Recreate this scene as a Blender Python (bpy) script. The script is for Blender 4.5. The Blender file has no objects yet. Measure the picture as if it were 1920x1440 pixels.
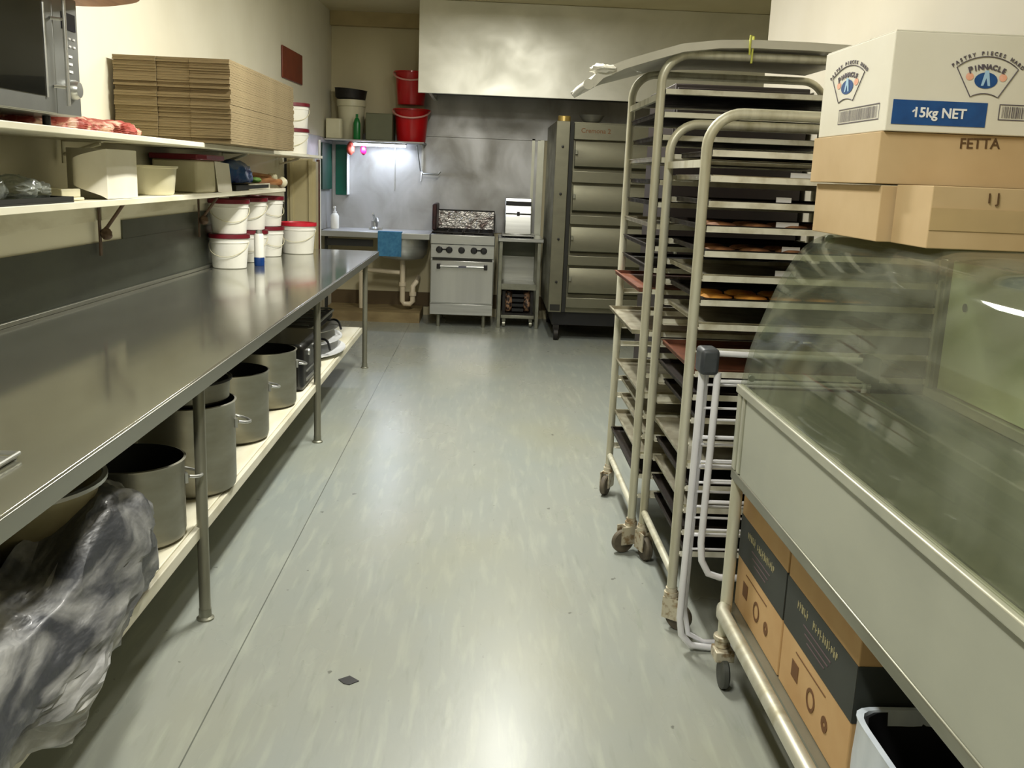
import bpy, bmesh, math, random
from mathutils import Vector, Matrix, noise
random.seed(7)
PI = math.pi
scene = bpy.context.scene
col = scene.collection

# ------------------------------------------------------------------ camera
cam_d = bpy.data.cameras.new('camera')
cam = bpy.data.objects.new('camera', cam_d)
col.objects.link(cam)
cam_d.sensor_width = 36.0
cam_d.lens = 1800.0 / 1920.0 * 36.0
cam_d.clip_start = 0.02
pitch, yaw, roll = math.radians(12.245), math.radians(1.93), math.radians(-2.31)
fw = Vector((math.sin(yaw)*math.cos(pitch), math.cos(yaw)*math.cos(pitch), -math.sin(pitch)))
r0 = Vector((math.cos(yaw), -math.sin(yaw), 0))
d0 = fw.cross(r0)
rt = math.cos(roll)*r0 + math.sin(roll)*d0
dn = -math.sin(roll)*r0 + math.cos(roll)*d0
m = Matrix((rt, -dn, -fw)).transposed().to_4x4()
m.translation = Vector((0, 0, 1.55))
cam.matrix_world = m
scene.camera = cam

# ------------------------------------------------------------------ world, lights, exposure
scene.view_settings.view_transform = 'Standard'
scene.view_settings.look = 'None'
scene.view_settings.gamma = 1.0
scene.view_settings.use_curve_mapping = False
scene.view_settings.exposure = 0.14
world = bpy.data.worlds.new('room_air')
scene.world = world
world.use_nodes = True
world.node_tree.nodes['Background'].inputs[0].default_value = (0.85, 0.9, 0.8, 1)
world.node_tree.nodes['Background'].inputs[1].default_value = 0.35

def area(name, loc, size, power, color, rot=(0, 0, 0)):
    ld = bpy.data.lights.new(name, 'AREA')
    ld.shape = 'RECTANGLE'
    ld.size, ld.size_y = size
    ld.energy = power
    ld.color = color
    o = bpy.data.objects.new(name, ld)
    o.location = loc
    o.rotation_euler = rot
    col.objects.link(o)
    return o
WARM = (1.0, 0.985, 0.91)
area('ceiling_tube_light', (-0.15, 4.7, 3.04), (0.16, 1.25), 104, WARM)
area('ceiling_tube_light', (-0.35, 1.0, 3.04), (0.16, 1.25), 62, WARM)
area('ceiling_tube_light', (0.3, 7.0, 3.04), (0.16, 1.25), 46, WARM)
area('shelf_tube_light', (-1.13, 10.33, 1.785), (0.52, 0.03), 9, (0.74, 0.83, 1.0))

# ------------------------------------------------------------------ materials
def lin(c):
    out = []
    for v in c:
        v = v/255.0
        out.append(v/12.92 if v <= 0.04045 else ((v+0.055)/1.055)**2.4)
    return (*out, 1)

def mat(name, rgb, rough=0.5, metal=0.0, rgb2=None, scale=(6, 6, 6), thr=(0.35, 0.7), bump=0.0, bscale=None,
        rough2=None, detail=5, coat=0.0, spec=0.5, emit=None, dist=0.0):
    M = bpy.data.materials.new(name)
    M.use_nodes = True
    nt = M.node_tree
    b = nt.nodes['Principled BSDF']
    b.inputs['Base Color'].default_value = lin(rgb)
    b.inputs['Roughness'].default_value = rough
    b.inputs['Metallic'].default_value = metal
    b.inputs['Specular IOR Level'].default_value = spec
    b.inputs['Coat Weight'].default_value = coat
    if emit:
        b.inputs['Emission Color'].default_value = lin(emit[0])
        b.inputs['Emission Strength'].default_value = emit[1]
    tc = nt.nodes.new('ShaderNodeTexCoord')
    mp = nt.nodes.new('ShaderNodeMapping')
    nt.links.new(tc.outputs['Object'], mp.inputs['Vector'])
    mp.inputs['Scale'].default_value = scale
    nz = nt.nodes.new('ShaderNodeTexNoise')
    nz.inputs['Scale'].default_value = 1.0
    nz.inputs['Detail'].default_value = detail
    nz.inputs['Distortion'].default_value = dist
    nt.links.new(mp.outputs[0], nz.inputs['Vector'])
    rmp = nt.nodes.new('ShaderNodeMapRange')
    rmp.inputs['From Min'].default_value = thr[0]
    rmp.inputs['From Max'].default_value = thr[1]
    nt.links.new(nz.outputs['Fac'], rmp.inputs['Value'])
    mx = nt.nodes.new('ShaderNodeMix')
    mx.data_type = 'RGBA'
    c2 = rgb2 if rgb2 else tuple(v*0.93 for v in rgb)
    mx.inputs['A'].default_value = lin(rgb)
    mx.inputs['B'].default_value = lin(c2)
    nt.links.new(rmp.outputs[0], mx.inputs['Factor'])
    nt.links.new(mx.outputs['Result'], b.inputs['Base Color'])
    if rough2 is not None:
        rr = nt.nodes.new('ShaderNodeMapRange')
        rr.inputs['To Min'].default_value = rough
        rr.inputs['To Max'].default_value = rough2
        nt.links.new(rmp.outputs[0], rr.inputs['Value'])
        nt.links.new(rr.outputs[0], b.inputs['Roughness'])
    if bump:
        n2 = nt.nodes.new('ShaderNodeTexNoise')
        mp2 = nt.nodes.new('ShaderNodeMapping')
        nt.links.new(tc.outputs['Object'], mp2.inputs['Vector'])
        mp2.inputs['Scale'].default_value = bscale or scale
        nt.links.new(mp2.outputs[0], n2.inputs['Vector'])
        n2.inputs['Scale'].default_value = 1.0
        n2.inputs['Detail'].default_value = 3
        bp = nt.nodes.new('ShaderNodeBump')
        bp.inputs['Strength'].default_value = bump
        bp.inputs['Distance'].default_value = 0.01
        nt.links.new(n2.outputs['Fac'], bp.inputs['Height'])
        nt.links.new(bp.outputs[0], b.inputs['Normal'])
    return M

def glass_mat(name, tint, dirt=0.1, dirtc=(200, 205, 190), scale=(4, 4, 4), base=0.02, refl0=0.03, groughness=0.03):
    M = bpy.data.materials.new(name)
    M.use_nodes = True
    nt = M.node_tree
    nt.nodes.clear()
    out = nt.nodes.new('ShaderNodeOutputMaterial')
    tr = nt.nodes.new('ShaderNodeBsdfTransparent')
    tr.inputs[0].default_value = lin(tint)
    gl = nt.nodes.new('ShaderNodeBsdfGlossy')
    gl.inputs['Roughness'].default_value = groughness
    gl.inputs['Color'].default_value = (0.95, 0.97, 0.95, 1)
    lw = nt.nodes.new('ShaderNodeLayerWeight')
    lw.inputs['Blend'].default_value = 0.5
    pw = nt.nodes.new('ShaderNodeMath'); pw.operation = 'POWER'; pw.inputs[1].default_value = 5.0
    nt.links.new(lw.outputs['Facing'], pw.inputs[0])
    fr = nt.nodes.new('ShaderNodeMapRange')
    fr.inputs['To Min'].default_value = refl0
    fr.inputs['To Max'].default_value = 0.6
    nt.links.new(pw.outputs[0], fr.inputs['Value'])
    m1 = nt.nodes.new('ShaderNodeMixShader')
    nt.links.new(fr.outputs[0], m1.inputs[0])
    nt.links.new(tr.outputs[0], m1.inputs[1])
    nt.links.new(gl.outputs[0], m1.inputs[2])
    df = nt.nodes.new('ShaderNodeBsdfDiffuse')
    df.inputs[0].default_value = lin(dirtc)
    tc = nt.nodes.new('ShaderNodeTexCoord')
    mp = nt.nodes.new('ShaderNodeMapping')
    mp.inputs['Scale'].default_value = scale
    nz = nt.nodes.new('ShaderNodeTexNoise')
    nz.inputs['Scale'].default_value = 1
    nz.inputs['Detail'].default_value = 6
    nz.inputs['Distortion'].default_value = 1.2
    nt.links.new(tc.outputs['Object'], mp.inputs['Vector'])
    nt.links.new(mp.outputs[0], nz.inputs['Vector'])
    mr = nt.nodes.new('ShaderNodeMapRange')
    mr.inputs['From Min'].default_value = 0.4
    mr.inputs['From Max'].default_value = 0.75
    mr.inputs['To Min'].default_value = base
    mr.inputs['To Max'].default_value = dirt
    nt.links.new(nz.outputs['Fac'], mr.inputs['Value'])
    m2 = nt.nodes.new('ShaderNodeMixShader')
    nt.links.new(mr.outputs[0], m2.inputs[0])
    nt.links.new(m1.outputs[0], m2.inputs[1])
    nt.links.new(df.outputs[0], m2.inputs[2])
    nt.links.new(m2.outputs[0], out.inputs[0])
    return M

M_wall = mat('cream_wall_paint', (226, 222, 202), 0.55, rgb2=(216, 211, 189), scale=(1.5, 1.5, 1.5), bump=0.05, bscale=(60, 60, 60))
M_backwall = mat('back_wall_paint', (206, 196, 160), 0.6, rgb2=(194, 183, 146), scale=(1.5, 1.5, 1.5))
M_ceil = mat('ceiling_paint', (206, 196, 160), 0.7, rgb2=(196, 184, 146), scale=(2, 2, 2))
M_steel = mat('brushed_steel', (198, 199, 195), 0.3, 0.85, rgb2=(178, 179, 175), scale=(2, 2, 30), rough2=0.4)
M_bench = mat('worn_bench_steel', (174, 174, 162), 0.09, 0.82, rgb2=(152, 152, 140), scale=(3, 0.8, 3), rough2=0.17, dist=0.3)
M_edge = mat('bench_edge_steel', (165, 165, 155), 0.32, 0.9, scale=(4, 1, 4))
M_splash = mat('splash_steel', (186, 186, 186), 0.42, 0.7, rgb2=(150, 148, 142), scale=(3, 3, 2.2), rough2=0.55, bump=0.1, bscale=(5, 5, 5), dist=0.5)
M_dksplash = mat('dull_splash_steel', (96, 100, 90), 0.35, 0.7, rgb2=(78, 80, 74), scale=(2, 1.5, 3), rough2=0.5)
M_hood = mat('hood_steel', (226, 225, 214), 0.4, 0.7, rgb2=(208, 207, 194), scale=(2.4, 2.4, 3), rough2=0.5, bump=0.05, bscale=(2.2, 2.2, 2.2), dist=0.5)
M_rack = mat('rack_aluminium', (196, 194, 176), 0.42, 0.55, rgb2=(150, 142, 112), scale=(14, 14, 6), thr=(0.45, 0.75), rough2=0.6)
M_rackdirty = mat('grimy_rack_tube', (214, 212, 192), 0.4, 0.35, rgb2=(164, 158, 130), scale=(20, 20, 2.5), thr=(0.45, 0.8), rough2=0.65)
M_tray = mat('blackened_tray', (46, 38, 32), 0.45, 0.5, rgb2=(24, 20, 18), scale=(8, 8, 8), rough2=0.7)
M_traylt = mat('bare_aluminium_tray', (190, 186, 166), 0.38, 0.7, rgb2=(140, 130, 108), scale=(9, 9, 9), thr=(0.4, 0.7))
M_brown = mat('rusty_brown_tray', (120, 72, 50), 0.5, 0.2, rgb2=(86, 48, 34), scale=(8, 8, 8))
M_rail = mat('slide_rail_aluminium', (232, 230, 214), 0.45, 0.25, rgb2=(170, 162, 134), scale=(12, 12, 12), thr=(0.45, 0.75))
M_wplast = mat('white_bucket_plastic', (240, 239, 232), 0.35, rgb2=(233, 231, 220), scale=(5, 5, 5), coat=0.1)
M_cplast = mat('cream_tub_plastic', (216, 210, 180), 0.4, rgb2=(200, 194, 162), scale=(5, 5, 5))
M_lid = mat('dark_red_lid', (112, 16, 34), 0.4, rgb2=(90, 10, 26))
M_red = mat('red_bucket_plastic', (196, 10, 20), 0.3, rgb2=(176, 6, 14), coat=0.2)
M_pink = mat('pale_handle_plastic', (236, 170, 160), 0.4)
M_card = mat('corrugated_card', (132, 117, 84), 0.85, rgb2=(114, 98, 67), scale=(3, 3, 40))
M_card2 = mat('brown_box_card', (196, 170, 128), 0.8, rgb2=(184, 157, 114), scale=(5, 5, 5), bump=0.02, bscale=(3, 90, 3))
M_card3 = mat('kraft_box_card', (200, 165, 116), 0.8, rgb2=(188, 150, 100), scale=(5, 5, 5))
M_tape = mat('packing_tape', (186, 160, 114), 0.25, coat=0.4)
M_whitecard = mat('white_box_card', (226, 222, 206), 0.6, rgb2=(218, 213, 194), scale=(4, 4, 4))
M_blue = mat('blue_print', (22, 78, 140), 0.5, rgb2=(16, 66, 124), scale=(30, 30, 30))
M_ink = mat('grey_print_ink', (92, 84, 92), 0.6)
M_orange = mat('orange_print_ink', (232, 160, 124), 0.6, rgb2=(240, 190, 165), scale=(40, 40, 40))
M_white = mat('white_print', (238, 238, 236), 0.5)
M_pen = mat('marker_pen_ink', (92, 66, 34), 0.7)
M_band = mat('dark_box_band', (50, 54, 50), 0.6, rgb2=(42, 46, 42))
M_gold = mat('dull_gold_print', (150, 142, 104), 0.6)
M_brownink = mat('brown_print_ink', (112, 76, 42), 0.7)
M_black = mat('black_plastic', (20, 20, 22), 0.4)
M_blackm = mat('black_iron', (24, 22, 20), 0.55, 0.3, rgb2=(40, 36, 32), scale=(20, 20, 20))
M_dark = mat('dark_void_metal', (34, 34, 28), 0.6, 0.2)
M_bag = mat('bin_film_painted_highlights', (56, 58, 62), 0.44, 0.0, rgb2=(176, 176, 172), scale=(6, 2.5, 8), thr=(0.4, 0.7), rough2=0.6, bump=0.7, bscale=(22, 9, 26), dist=1.2, coat=0.06, detail=8)  # light grey second colour paints highlights along the bag's folds
M_pot = mat('pot_aluminium', (156, 154, 142), 0.36, 0.85, rgb2=(136, 133, 118), scale=(4, 4, 10), rough2=0.5)
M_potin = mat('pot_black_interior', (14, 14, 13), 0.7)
M_shelfp = mat('cream_shelf_paint', (230, 226, 204), 0.5, rgb2=(210, 203, 174), scale=(9, 2, 9), thr=(0.45, 0.75))
M_ushelf = mat('scuffed_white_shelf', (222, 218, 198), 0.5, rgb2=(176, 168, 138), scale=(9, 2.5, 9), thr=(0.4, 0.75))
M_brk = mat('brown_bracket_iron', (98, 78, 62), 0.6, 0.2, rgb2=(70, 52, 40), scale=(30, 30, 30))
M_green = mat('green_board_plastic', (8, 104, 82), 0.4, rgb2=(6, 92, 72))
M_dgreen = mat('dark_green_board_plastic', (22, 62, 48), 0.45, rgb2=(16, 52, 40))
M_gbottle = mat('green_bottle_plastic', (12, 112, 48), 0.3)
M_mw = mat('microwave_steel', (160, 162, 158), 0.35, 0.75, rgb2=(146, 148, 146), scale=(5, 5, 5))
M_screen = mat('dark_glass', (14, 16, 16), 0.12, 0.0, coat=0.5)
M_navy = mat('dark_navy_display', (18, 18, 52), 0.2)
M_wood = mat('oiled_wood', (176, 126, 80), 0.5, rgb2=(138, 90, 52), scale=(30, 4, 30))
M_woodbox = mat('aged_board', (150, 132, 92), 0.7, rgb2=(118, 100, 66), scale=(4, 12, 8))
M_plaque = mat('red_brown_plaque', (122, 54, 30), 0.5, rgb2=(104, 42, 22))
M_redbag = mat('red_net_sack', (158, 66, 54), 0.55, rgb2=(204, 168, 144), scale=(16, 16, 16), thr=(0.5, 0.62), bump=0.8, bscale=(25, 25, 25))
M_airer = mat('white_coated_wire', (236, 236, 240), 0.3, coat=0.3)
M_cap = mat('dark_grey_cap_plastic', (66, 70, 74), 0.5, rgb2=(54, 58, 62), scale=(30, 30, 30))
M_tyre = mat('worn_caster_rubber', (104, 96, 80), 0.7, rgb2=(70, 62, 50), scale=(20, 20, 20))
M_fork = mat('scratched_caster_fork', (206, 198, 176), 0.45, 0.4, rgb2=(150, 128, 96), scale=(40, 40, 40), thr=(0.5, 0.65))
M_bluecloth = mat('blue_cloth', (70, 128, 164), 0.9, rgb2=(52, 106, 146), scale=(30, 30, 30))
M_bluebag = mat('blue_bag_plastic', (14, 34, 110), 0.35, rgb2=(10, 72, 120), scale=(9, 9, 9), bump=0.4, bscale=(20, 20, 20))
M_pvc = mat('cream_pvc_pipe', (214, 200, 172), 0.4)
M_rust = mat('brown_painted_pipe', (92, 56, 42), 0.55, rgb2=(64, 36, 28), scale=(20, 20, 20))
M_panel = mat('grey_laminate', (166, 168, 152), 0.42, rgb2=(150, 152, 138), scale=(3, 1.5, 3), thr=(0.4, 0.7), coat=0.1)
M_case = mat('case_steel', (150, 150, 136), 0.4, 0.75, rgb2=(128, 128, 112), scale=(10, 3, 10))
M_caselt = mat('case_trim_aluminium', (204, 204, 186), 0.38, 0.6)
M_deck = mat('case_deck_grey_green', (118, 120, 106), 0.4, 0.3, rgb2=(100, 104, 84), scale=(3, 2, 3), rough2=0.55)
M_door = mat('cloudy_green_panel', (214, 224, 186), 0.4, rgb2=(190, 202, 158), scale=(2, 1.5, 2.5))
M_liner = mat('white_bin_liner', (206, 214, 222), 0.35, rgb2=(182, 192, 202), scale=(12, 12, 4), bump=0.4, bscale=(20, 20, 3))
M_paper = mat('white_paper', (224, 220, 204), 0.8, rgb2=(216, 211, 192))
M_pie = mat('baked_pastry', (150, 104, 66), 0.6, rgb2=(100, 62, 38), scale=(22, 22, 22), thr=(0.4, 0.65))
M_sheet = mat('grey_plastic_cover', (220, 218, 206), 0.38, 0.05, rgb2=(204, 202, 190), scale=(4, 4, 4), coat=0.2)
M_yellow = mat('yellow_tie', (214, 218, 90), 0.5)
M_foil = mat('crinkled_foil', (226, 222, 216), 0.35, 0.6, rgb2=(130, 114, 108), scale=(9, 9, 9), thr=(0.5, 0.66), bump=1.0, bscale=(40, 40, 40), dist=1.5)
M_brass = mat('brass_cap', (206, 180, 110), 0.35, 0.8)
M_wplate = mat('white_melamine', (236, 238, 240), 0.3, coat=0.2)
M_oven = mat('oven_steel', (132, 130, 112), 0.36, 0.85, rgb2=(112, 110, 94), scale=(3, 3, 6), rough2=0.5)
M_filmclear = glass_mat('clear_plastic_film', (235, 238, 235), dirt=0.45, dirtc=(190, 196, 188), scale=(14, 14, 14), base=0.08, groughness=0.12)
M_glass = glass_mat('smeared_case_glass', (240, 242, 236), dirt=0.16, dirtc=(168, 172, 156), scale=(5, 2.5, 5), base=0.035)
M_tube = mat('lit_tube', (255, 255, 255), 0.5, emit=((225, 235, 255), 14.0))
M_lamp = mat('lit_diffuser', (255, 255, 255), 0.5, emit=((255, 248, 225), 6.0))

def floor_material():
    M = mat('grey_green_vinyl', (154, 157, 148), 0.24, rgb2=(138, 146, 143), scale=(1.3, 0.55, 1), thr=(0.35, 0.68), bump=0.03, bscale=(60, 25, 60), rough2=0.4)
    nt = M.node_tree
    b = nt.nodes['Principled BSDF']
    src = b.inputs['Base Color'].links[0].from_socket
    tc = [n for n in nt.nodes if n.type == 'TEX_COORD'][0]
    def layer(src, scale, lo, hi, colr, fac, dist=0.0, detail=6):
        mp = nt.nodes.new('ShaderNodeMapping')
        mp.inputs['Scale'].default_value = scale
        nz = nt.nodes.new('ShaderNodeTexNoise')
        nz.inputs['Scale'].default_value = 1
        nz.inputs['Detail'].default_value = detail
        nz.inputs['Distortion'].default_value = dist
        mr = nt.nodes.new('ShaderNodeMapRange')
        mr.inputs['From Min'].default_value = lo
        mr.inputs['From Max'].default_value = hi
        mr.inputs['To Max'].default_value = fac
        mx = nt.nodes.new('ShaderNodeMix')
        mx.data_type = 'RGBA'
        mx.inputs['B'].default_value = lin(colr)
        nt.links.new(tc.outputs['Object'], mp.inputs['Vector'])
        nt.links.new(mp.outputs[0], nz.inputs['Vector'])
        nt.links.new(nz.outputs['Fac'], mr.inputs['Value'])
        nt.links.new(mr.outputs[0], mx.inputs['Factor'])
        nt.links.new(src, mx.inputs['A'])
        return mx.outputs['Result']
    s = layer(src, (26, 3.2, 1), 0.52, 0.72, (178, 183, 168), 0.4, 0.3)
    s = layer(s, (34, 4.5, 1), 0.58, 0.76, (120, 128, 116), 0.35, 0.3)
    s = layer(s, (0.8, 0.5, 1), 0.48, 0.7, (152, 152, 126), 0.6)
    s = layer(s, (19, 15, 1), 0.735, 0.76, (60, 60, 54), 0.6, 0.0, 2)
    # sheet seam running down the aisle and a cross seam
    sx = nt.nodes.new('ShaderNodeSeparateXYZ')
    nt.links.new(tc.outputs['Object'], sx.inputs[0])
    def seam(src, out, pos, w):
        a = nt.nodes.new('ShaderNodeMath'); a.operation = 'SUBTRACT'; a.inputs[1].default_value = pos
        nt.links.new(out, a.inputs[0])
        c = nt.nodes.new('ShaderNodeMath'); c.operation = 'ABSOLUTE'
        nt.links.new(a.outputs[0], c.inputs[0])
        l = nt.nodes.new('ShaderNodeMath'); l.operation = 'LESS_THAN'; l.inputs[1].default_value = w
        nt.links.new(c.outputs[0], l.inputs[0])
        g = nt.nodes.new('ShaderNodeMath'); g.operation = 'MULTIPLY'; g.inputs[1].default_value = 0.75
        nt.links.new(l.outputs[0], g.inputs[0])
        mx = nt.nodes.new('ShaderNodeMix'); mx.data_type = 'RGBA'; mx.inputs['B'].default_value = lin((72, 76, 70))
        nt.links.new(src, mx.inputs['A'])
        nt.links.new(g.outputs[0], mx.inputs['Factor'])
        return mx.outputs['Result']
    s = seam(s, sx.outputs['X'], -0.756, 0.0022)
    nt.links.new(s, b.inputs['Base Color'])
    b.inputs['Coat Weight'].default_value = 0.25
    b.inputs['Coat Roughness'].default_value = 0.22
    return M
M_floor = floor_material()

# ------------------------------------------------------------------ mesh helpers
OFF = {}
class MB:
    def __init__(s):
        s.bm = bmesh.new()
    def box(s, x0, x1, y0, y1, z0, z1, rot=None, piv=None):
        vs = [s.bm.verts.new((x, y, z)) for x in (x0, x1) for y in (y0, y1) for z in (z0, z1)]
        for f in ((0, 1, 3, 2), (4, 6, 7, 5), (0, 4, 5, 1), (2, 3, 7, 6), (0, 2, 6, 4), (1, 5, 7, 3)):
            s.bm.faces.new([vs[i] for i in f])
        if rot is not None:
            p = Vector(piv) if piv else Vector(((x0+x1)/2, (y0+y1)/2, (z0+z1)/2))
            bmesh.ops.rotate(s.bm, verts=vs, cent=p, matrix=rot)
        return s
    def ring(s, c, n, ax_u, ax_v, r, k):
        return [s.bm.verts.new(Vector(c)+ax_u*(r*math.cos(2*PI*i/k))+ax_v*(r*math.sin(2*PI*i/k))) for i in range(k)]
    def tube(s, path, r, k=10, closed=False, caps=True):
        path = [Vector(p) for p in path]
        n = len(path)
        rings = []
        up = None
        for i, p in enumerate(path):
            a = path[(i-1) % n] if (closed or i > 0) else p
            b = path[(i+1) % n] if (closed or i < n-1) else p
            t = (b-a).normalized()
            if up is None:
                up = t.orthogonal().normalized()
            else:
                up = (up - t*up.dot(t)).normalized()
            v = t.cross(up)
            rr = r[i] if isinstance(r, (list, tuple)) else r
            rings.append(s.ring(p, None, up, v, rr, k))
        m_ = n if closed else n-1
        for i in range(m_):
            A, B = rings[i], rings[(i+1) % n]
            for j in range(k):
                s.bm.faces.new((A[j], A[(j+1) % k], B[(j+1) % k], B[j]))
        if caps and not closed:
            s.bm.faces.new(rings[0][::-1]); s.bm.faces.new(rings[-1])
        return s
    def cyl(s, p0, p1, r, k=16):
        return s.tube([p0, p1], r, k)
    def lathe(s, c, prof, k=32, axis='Z', sx=1.0, sy=1.0):
        c = Vector(c)
        rings = []
        for (r, z) in prof:
            if r < 1e-6:
                rings.append([s.bm.verts.new(c+s._ax(0, 0, z, axis))])
            else:
                rings.append([s.bm.verts.new(c+s._ax(r*sx*math.cos(2*PI*i/k), r*sy*math.sin(2*PI*i/k), z, axis)) for i in range(k)])
        for A, B in zip(rings, rings[1:]):
            for j in range(k):
                a = [A[j % len(A)], A[(j+1) % len(A)]] if len(A) > 1 else [A[0]]
                b = [B[(j+1) % len(B)], B[j % len(B)]] if len(B) > 1 else [B[0]]
                if len(a)+len(b) > 2:
                    s.bm.faces.new(a+b)
        return s
    def _ax(s, x, y, z, axis):
        if axis == 'Z': return Vector((x, y, z))
        if axis == 'X': return Vector((z, x, y))
        return Vector((x, z, y))
    def prism(s, pts, y0, y1, axis='Y'):
        """closed polygon pts extruded along an axis: Y -> pts are (x,z); X -> (y,z); Z -> (x,y)"""
        def mk(p, t):
            if axis == 'Y': return (p[0], t, p[1])
            if axis == 'X': return (t, p[0], p[1])
            return (p[0], p[1], t)
        A = [s.bm.verts.new(mk(p, y0)) for p in pts]
        B = [s.bm.verts.new(mk(p, y1)) for p in pts]
        n = len(pts)
        for i in range(n):
            s.bm.faces.new((A[i], A[(i+1) % n], B[(i+1) % n], B[i]))
        s.bm.faces.new(A[::-1]); s.bm.faces.new(B)
        return s
    def grid(s, nu, nv, fn, thick=0.0, nrm=None):
        g = [[s.bm.verts.new(fn(i/nu, j/nv)) for j in range(nv+1)] for i in range(nu+1)]
        fs = []
        for i in range(nu):
            for j in range(nv):
                fs.append(s.bm.faces.new((g[i][j], g[i+1][j], g[i+1][j+1], g[i][j+1])))
        if thick:
            s.bm.normal_update()
            ret = bmesh.ops.solidify(s.bm, geom=fs, thickness=thick)
        return s
    def blob(s, c, rad, sub=5, power=2.5, amp=0.05, freq=4.0, zmin=None, seed=0.0, stretch=(1, 1, 1)):
        ret = bmesh.ops.create_icosphere(s.bm, subdivisions=sub, radius=1.0)
        c = Vector(c)
        for v in ret['verts']:
            d = v.co.normalized()
            den = (abs(d.x)**power+abs(d.y)**power+abs(d.z)**power)**(1.0/power)
            p = d/den
            q = Vector((p.x*rad[0], p.y*rad[1], p.z*rad[2]))
            w = Vector((q.x*freq*stretch[0]+seed, q.y*freq*stretch[1], q.z*freq*stretch[2]))
            nn = noise.fractal(w, 0.8, 2.2, 5)
            ridge = 1-abs(noise.noise(w*1.7))*2
            q += Vector((d.x, d.y, d.z))*(amp*nn+amp*0.5*ridge)
            co = c+q
            if zmin is not None and co.z < zmin: co.z = zmin
            v.co = co
        return s
    def rotate(s, mtx, cent):
        bmesh.ops.rotate(s.bm, verts=s.bm.verts, cent=Vector(cent), matrix=mtx)
        return s

def R(ax, deg):
    return Matrix.Rotation(math.radians(deg), 3, ax)

def finish(mb, name, m_, off, smooth, bevel):
    bm = mb.bm
    bmesh.ops.translate(bm, verts=bm.verts, vec=-Vector(off))
    bmesh.ops.recalc_face_normals(bm, faces=bm.faces)
    me = bpy.data.meshes.new(name)
    bm.to_mesh(me)
    bm.free()
    me.materials.append(m_)
    if smooth:
        me.polygons.foreach_set('use_smooth', [True]*len(me.polygons))
        try:
            me.set_sharp_from_angle(angle=math.radians(38))
        except Exception:
            pass
    o = bpy.data.objects.new(name, me)
    col.objects.link(o)
    if bevel:
        bv = o.modifiers.new('bevel', 'BEVEL')
        bv.width = bevel
        bv.segments = 2
        bv.limit_method = 'ANGLE'
        bv.angle_limit = math.radians(40)
    return o

def thing(name, label, cat, loc=(0, 0, 0), group=None):
    o = bpy.data.objects.new(name, None)
    o.empty_display_size = 0.05
    o.location = loc
    col.objects.link(o)
    o['label'] = label; o['category'] = cat
    if group: o['group'] = group
    OFF[o] = Vector(loc)
    return o

def part(name, mb, m_, parent, smooth=True, bevel=0.0, label=None):
    off = OFF[parent]
    o = finish(mb, name, m_, off, smooth, bevel)
    o.parent = parent
    OFF[o] = off
    if label: o['label'] = label
    return o

def single(name, mb, m_, label, cat, group=None, smooth=True, bevel=0.0, kind=None):
    xs = [v.co for v in mb.bm.verts]
    lo = Vector((min(c.x for c in xs), min(c.y for c in xs), min(c.z for c in xs)))
    hi = Vector((max(c.x for c in xs), max(c.y for c in xs), max(c.z for c in xs)))
    base = Vector(((lo.x+hi.x)/2, (lo.y+hi.y)/2, lo.z))
    o = finish(mb, name, m_, base, smooth, bevel)
    o.location = base
    o['label'] = label; o['category'] = cat
    if group: o['group'] = group
    if kind: o['kind'] = kind
    OFF[o] = base
    return o

def struct(name, mb, m_, smooth=False, parent=None, bevel=0):
    o = finish(mb, name, m_, (0, 0, 0), smooth, bevel)
    OFF[o] = Vector((0, 0, 0))
    if parent: o.parent = parent
    else: o['kind'] = 'structure'
    return o

def dup(root, loc, label=None, group=None, rotz=None):
    def cp(o, par):
        c = o.copy(); col.objects.link(c)
        if par is not None: c.parent = par
        for ch in kids.get(o, []): cp(ch, c)
        return c
    kids = {}
    for ob in col.objects:
        if ob.parent: kids.setdefault(ob.parent, []).append(ob)
    r = cp(root, None)
    r.location = loc
    if rotz is not None: r.rotation_euler = (r.rotation_euler[0], r.rotation_euler[1], rotz)
    if label: r['label'] = label
    if group: r['group'] = group
    OFF[r] = Vector(loc)
    return r

def lettering(name, items, m_, parent, origin, xdir, ydir, depth=0.0006, xs=1.0):
    """items: (text, x, y, size, angle, bold) laid out on the plane origin/xdir/ydir; one mesh"""
    X = Vector(xdir).normalized(); Y = Vector(ydir).normalized(); Z = X.cross(Y)
    base = Matrix((X*xs, Y, Z)).transposed().to_4x4()
    base.translation = Vector(origin)
    mb = MB()
    for (t, x, y, size, ang, bold) in items:
        cu = bpy.data.curves.new('txt', 'FONT')
        cu.body = t; cu.size = size; cu.align_x = 'CENTER'; cu.align_y = 'CENTER'
        cu.extrude = depth; cu.offset = bold; cu.resolution_u = 3
        ob = bpy.data.objects.new('txt', cu)
        col.objects.link(ob)
        dg = bpy.context.evaluated_depsgraph_get()
        me = bpy.data.meshes.new_from_object(ob.evaluated_get(dg))
        me.transform(base @ Matrix.Translation((x, y, 0)) @ Matrix.Rotation(ang, 4, 'Z'))
        mb.bm.from_mesh(me)
        bpy.data.meshes.remove(me)
        bpy.data.objects.remove(ob)
        bpy.data.curves.remove(cu)
    return part(name, mb, m_, parent, smooth=False)

def arc(cx, cy, r, a0, a1, n=8):
    return [(cx+r*math.cos(math.radians(a0+(a1-a0)*i/n)), cy+r*math.sin(math.radians(a0+(a1-a0)*i/n))) for i in range(n+1)]

def wx(y):  # left wall plane
    return -1.90+(y-3.7)*0.0325

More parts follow.
